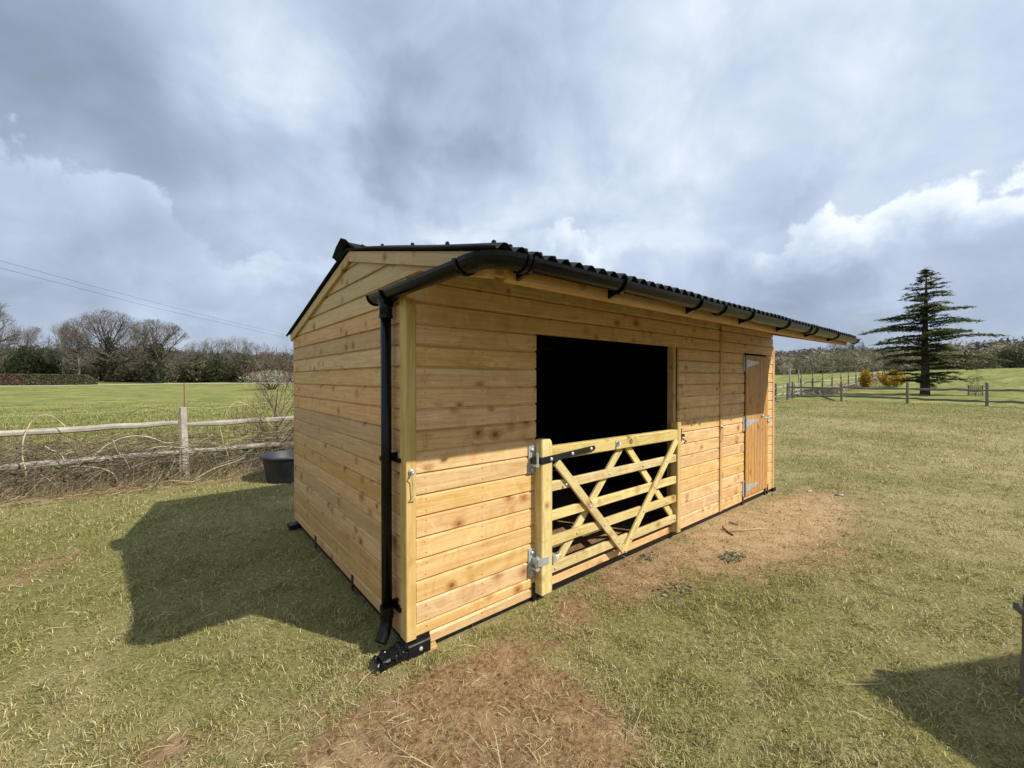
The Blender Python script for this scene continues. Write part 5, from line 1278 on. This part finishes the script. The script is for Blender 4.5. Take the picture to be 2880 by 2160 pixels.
YEL = [(0.52, 0.33, 0.015), (0.62, 0.40, 0.02), (0.40, 0.24, 0.015), (0.22, 0.15, 0.03)]
def forsythia(label, u, d, h, r, n):
    x, y = spot(u, d); z = hz(x, y); t = thing('forsythia', label, 'shrub', (x, y, z)); b = MB(); c = []
    for k in range(46):
        a = random.uniform(0, 6.283); q = r * math.sqrt(random.random()); hh = h * random.uniform(0.55, 1.05) * (1 - 0.25 * q / r)
        p0 = Vector((x + q * .5 * math.cos(a), y + q * .5 * math.sin(a), z)); p1 = Vector((x + q * .8 * math.cos(a), y + q * .8 * math.sin(a), z + hh * .6)); p2 = Vector((x + q * 1.1 * math.cos(a), y + q * 1.1 * math.sin(a), z + hh))
        b.tube([p0, p1, p2], [.02, .015, .006], 3)
        for _ in range(n // 46):
            f = random.uniform(0.15, 1.0); m = p0.lerp(p1, f * 2) if f < .5 else p1.lerp(p2, f * 2 - 1); c.append((m.x + random.gauss(0, .09), m.y + random.gauss(0, .09), m.z + random.gauss(0, .09)))
    b.build('stems', M['bark'], t); c = np.array(c); m = len(c); d1 = rng.normal(size=(m, 3)) * .07; d2 = rng.normal(size=(m, 3)) * .07
    V = np.stack([c - d1, c + d1, c + d2], 1).reshape(-1, 3); o = arr_mesh('blossom', V, np.arange(m * 3).reshape(-1, 3), np.repeat(np.array(YEL)[rng.integers(0, 4, m)] * (0.7 + 0.5 * rng.random((m, 1))), 3, 0), M['leaf'], t); o['kind'] = 'stuff'
forsythia('narrow upright forsythia in bright yellow flower by the far fence', 2433, 56, 2.9, 0.75, 2300)
forsythia('broad forsythia in yellow flower partly behind the cedar', 2512, 58, 2.7, 1.7, 3200)

# ------------------------------------------------------------------ cedar
def cedar():
    x, y = spot(2602, 43); z = hz(x, y); t = thing('cedar_tree', 'tall dark cedar with layered level branches beyond the paddock fence', 'tree', (x, y, z))
    H = 13.1; b = MB(); b.tube([(x, y, z - .2), (x + .05, y, z + 2.5), (x - .05, y + .05, z + 6), (x, y, z + 10), (x - .12, y, z + 12.2), (x - .3, y + .1, z + H)], [0.42, 0.32, 0.25, 0.13, 0.05, 0.015], 9); b.build('trunk', M['bark'], t, smooth=True)
    R = random.Random(4); lb = MB(); V = []; C = []
    def needles(p, d, n, sz):
        for _ in range(n):
            q = p + Vector((R.gauss(0, .13), R.gauss(0, .13), R.gauss(0, .055)))
            dv = (d * .8 + Vector((R.uniform(-1, 1), R.uniform(-1, 1), R.uniform(-.10, .20)))).normalized(); s = dv.cross(Vector((R.uniform(-.6, .6), R.uniform(-.6, .6), 1))).normalized() * sz * .30
            L = sz * R.uniform(.8, 1.7); V.extend([tuple(q - s), tuple(q + s), tuple(q + dv * L - Vector((0, 0, L * .12)))])
            k = R.random(); col = (0.062, 0.086, 0.042) if k < .45 else ((0.105, 0.128, 0.050) if k < .80 else (0.21, 0.205, 0.072)); C.extend([col] * 3)
    def prof(h):
        return (4.5 + 0.25 * math.sin(h * 2.3)) if h < 6.3 else max(0.12, 4.9 * (13.0 - h) / 6.7)
    h = 1.1
    while h < H - 0.3:
        k = R.choice([3, 4, 4]) if h < 11 else 3; a0 = R.uniform(0, 6.28)
        for j in range(k):
            a = a0 + j * 6.283 / k + R.uniform(-.6, .6); L = prof(h) * R.choice([R.uniform(.35, .7), R.uniform(.65, 1.0), R.uniform(.9, 1.16)]); z0 = z + h + R.uniform(-.15, .15)
            L *= .66 if h < 1.9 else (.80 if h < 3.6 else 1)
            upb = 0.34 if h > 10.8 else R.uniform(-0.03, 0.24); n = max(3, int(L / .24)); pts = []; d = Vector((math.cos(a), math.sin(a), 0)); wig = R.uniform(-.2, .2)
            for i in range(n + 1):
                f = i / n; a2 = a + wig * f; pts.append(Vector((x + math.cos(a2) * L * f, y + math.sin(a2) * L * f, z0 + upb * L * f + .04 * L * math.sin(f * 3.0) - R.uniform(.10, .13) * L * f * f + R.uniform(-.02, .02))))
            lb.tube(pts, [0.010 + 0.013 * L * (1 - i / n) for i in range(n + 1)], 4, cap=False)
            sd = Vector((-math.sin(a), math.cos(a), 0))
            for i in range(1, n + 1):
                f = i / n; sidew = L * R.uniform(.14, .34) * (1 - .65 * f) * (0.5 + 1.1 * min(f, .45))
                for sgn in (-1, 1):
                    m_ = max(1, int(sidew / .17))
                    for q in range(m_ + 1):
                        if R.random() < .24: continue
                        p = pts[i] + sd * (sgn * sidew * q / (m_ + .5)) + d * (q * .09) - Vector((0, 0, .025 * q)); needles(p, (d * .7 + sd * sgn * .6).normalized(), 5, .20 + .07 * R.random())
        h += R.uniform(.26, .52) if h < 9.5 else R.uniform(.22, .34)
    for k in range(30):   # leader tuft
        hh = H - .02 - 1.6 * R.random(); a = R.uniform(0, 6.28); q = .15 + .35 * (H - hh); p = Vector((x - .20 + math.cos(a) * q, y + math.sin(a) * q, z + hh - .12 * q)); needles(p, Vector((math.cos(a), math.sin(a), -.2)).normalized(), 5, .15)
    lb.build('branches', M['bark'], t); V = np.array(V); o = arr_mesh('foliage', V, np.arange(len(V)).reshape(-1, 3), np.array(C) * (0.75 + 0.5 * rng.random((len(C), 1))), M['needle'], t); o['kind'] = 'stuff'
cedar()
# tree guard with a young tree, dark shrubs at the far field edge
x, y = spot(2744, 40); tg = thing('tree_guard', 'small square wire tree guard round a sapling beyond the rails', 'tree guard', (x, y, hz(x, y)))
for dx, dy in ((-.45, -.45), (.45, -.45), (.45, .45), (-.45, .45)):
    b = MB(); b.tube([(x + dx, y + dy, hz(x, y) - .05), (x + dx, y + dy, hz(x, y) + 1.0)], 0.035, 5); b.build('stake', M['weathered_dark'], tg)
for k in range(4):
    c4 = [(-.45, -.45), (.45, -.45), (.45, .45), (-.45, .45)]; a, c = c4[k], c4[(k + 1) % 4]; b = MB()
    for i in range(7): z = .1 + .14 * i; b.tube([(x + a[0], y + a[1], hz(x, y) + z), (x + c[0], y + c[1], hz(x, y) + z)], 0.010, 3)
    for i in range(1, 7): f = i / 7; b.tube([(x + a[0] + (c[0] - a[0]) * f, y + a[1] + (c[1] - a[1]) * f, hz(x, y) + .05), (x + a[0] + (c[0] - a[0]) * f, y + a[1] + (c[1] - a[1]) * f, hz(x, y) + 1.0)], 0.009, 3)
    b.build('mesh_side', M['wire'], tg)
plant_tree('sapling', 'sapling', 'bare sapling growing inside the wire tree guard', 'tree', x, y, 1.0, 0.2, None, 'bark', 'twig_pale')
for i, (u, d, h, r, lab) in enumerate(((2700, 125, 5.4, 5.5, 'dark thorn clump just right of the cedar at the field edge'), (2762, 122, 6.8, 4.8, 'tallest dark thorn clump at the far field edge'), (2815, 128, 5.6, 5.0, 'low dark thorn clump between the tallest clump and the lone bush'), (2845, 108, 5.4, 3.4, 'round olive bush standing out before the dark thorns'), (2885, 130, 6.2, 5.0, 'dark thorn clump cut by the right picture edge'))):
    x, y = spot(u, d); col = [(0.022, 0.024, 0.018), (0.035, 0.036, 0.026), (0.05, 0.046, 0.034)] if i != 3 else [(0.07, 0.075, 0.04), (0.045, 0.05, 0.028), (0.10, 0.095, 0.06)]
    shrub_mass('thorn_bush', lab, 'bush', x, y, h, r, col, 2200, 0.24, 0.55)
for i, (u, d, s) in enumerate(((2345, 330, 0.95), (2398, 320, 1.15), (2420, 326, 0.8))):
    x, y = spot(u, d); plant_tree('oak_c', 'skyline_tree', ('single bare tree standing up from the skyline above the far fence', 'wide bare tree above the skyline between shelter and cedar', 'lower bare tree just right of the wide skyline tree')[i], 'tree', x, y, 1.5 * s, i * 1.3, 'bare trees on the skyline', 'bark', 'twig')

# ------------------------------------------------------------------ right edge: weathered stub and the shed that throws the corner shadow
st = thing('timber_stub', 'weathered timber stub with hooked nose at the right edge, base in shade', 'post', tuple(at_ground(2897, 1975)))
p = at_ground(2903, 1975)
rough_post('post', p.x, p.y, 0.555, 0.08, 0.08, YAW, M['weathered_dark'], st)
def nose():
    b = MB(); o = Vector((p.x, p.y, hz(p.x, p.y))); L = -RV
    pts = [o + L * -0.02 + Vector((0, 0, 0.470)), o + L * 0.050 + Vector((0, 0, 0.473)), o + L * 0.085 + Vector((0, 0, 0.495)), o + L * 0.092 + Vector((0, 0, 0.525))]
    b.tube(pts, [0.024, 0.022, 0.018, 0.010], 8); b.build('hook', M['weathered_dark'], st)
nose()
Hs = 2.35; cor = Vector((1.854 + 0.545 * Hs, -1.822 - 0.965 * Hs, Hs)); e1 = Vector((1.144, -0.603, 0)).normalized(); e2 = Vector((-e1.y, e1.x, 0)) * -1
shed = thing('neighbouring_shed', 'second timber shelter off to the right whose roof corner shades the turf', 'shed', tuple(Vector((cor.x, cor.y, 0)) + e1 * 2 + e2 * 1.5))
def quadbox(name, o, ax, ay, az, mat): 
    b = MB(); o = Vector(o); b.add([o, o + ax, o + ax + ay, o + ay, o + az, o + ax + az, o + ax + ay + az, o + ay + az], [(0, 1, 2, 3), (4, 7, 6, 5), (0, 4, 5, 1), (1, 5, 6, 2), (2, 6, 7, 3), (3, 7, 4, 0)]); return b.build(name, mat, shed)
Zv = Vector((0, 0, 1)); c0 = Vector((cor.x, cor.y, 0))
quadbox('roof', c0 + Zv * (Hs - 0.06), e1 * 4.2, e2 * 3.2, Zv * 0.06, M['roof'])
w0 = c0 + e1 * 0.5 + e2 * 0.25
for k in range(15):
    quadbox('board', w0 + Zv * (0.1 + k * PB), e1 * 3.4, e2 * 0.02, Zv * (PB - 0.006), M['side_board']); quadbox('board', w0 + Zv * (0.1 + k * PB) + e2 * 0.021, e1 * 0.02, e2 * 2.6, Zv * (PB - 0.006), M['side_board'])
quadbox('end_wall', w0 + Zv * 0.1 + e2 * 2.63, e1 * 3.4, e2 * 0.02, Zv * 2.15, M['side_board']); quadbox('end_wall', w0 + Zv * 0.1 + e1 * 3.38 + e2 * 0.021, e1 * 0.02, e2 * 2.6, Zv * 2.15, M['side_board'])
quadbox('frame', w0 + Zv * 2.1 + e2 * 0.021 + e1 * 0.021, e1 * 3.35, e2 * 0.06, Zv * 0.185, M['post'])
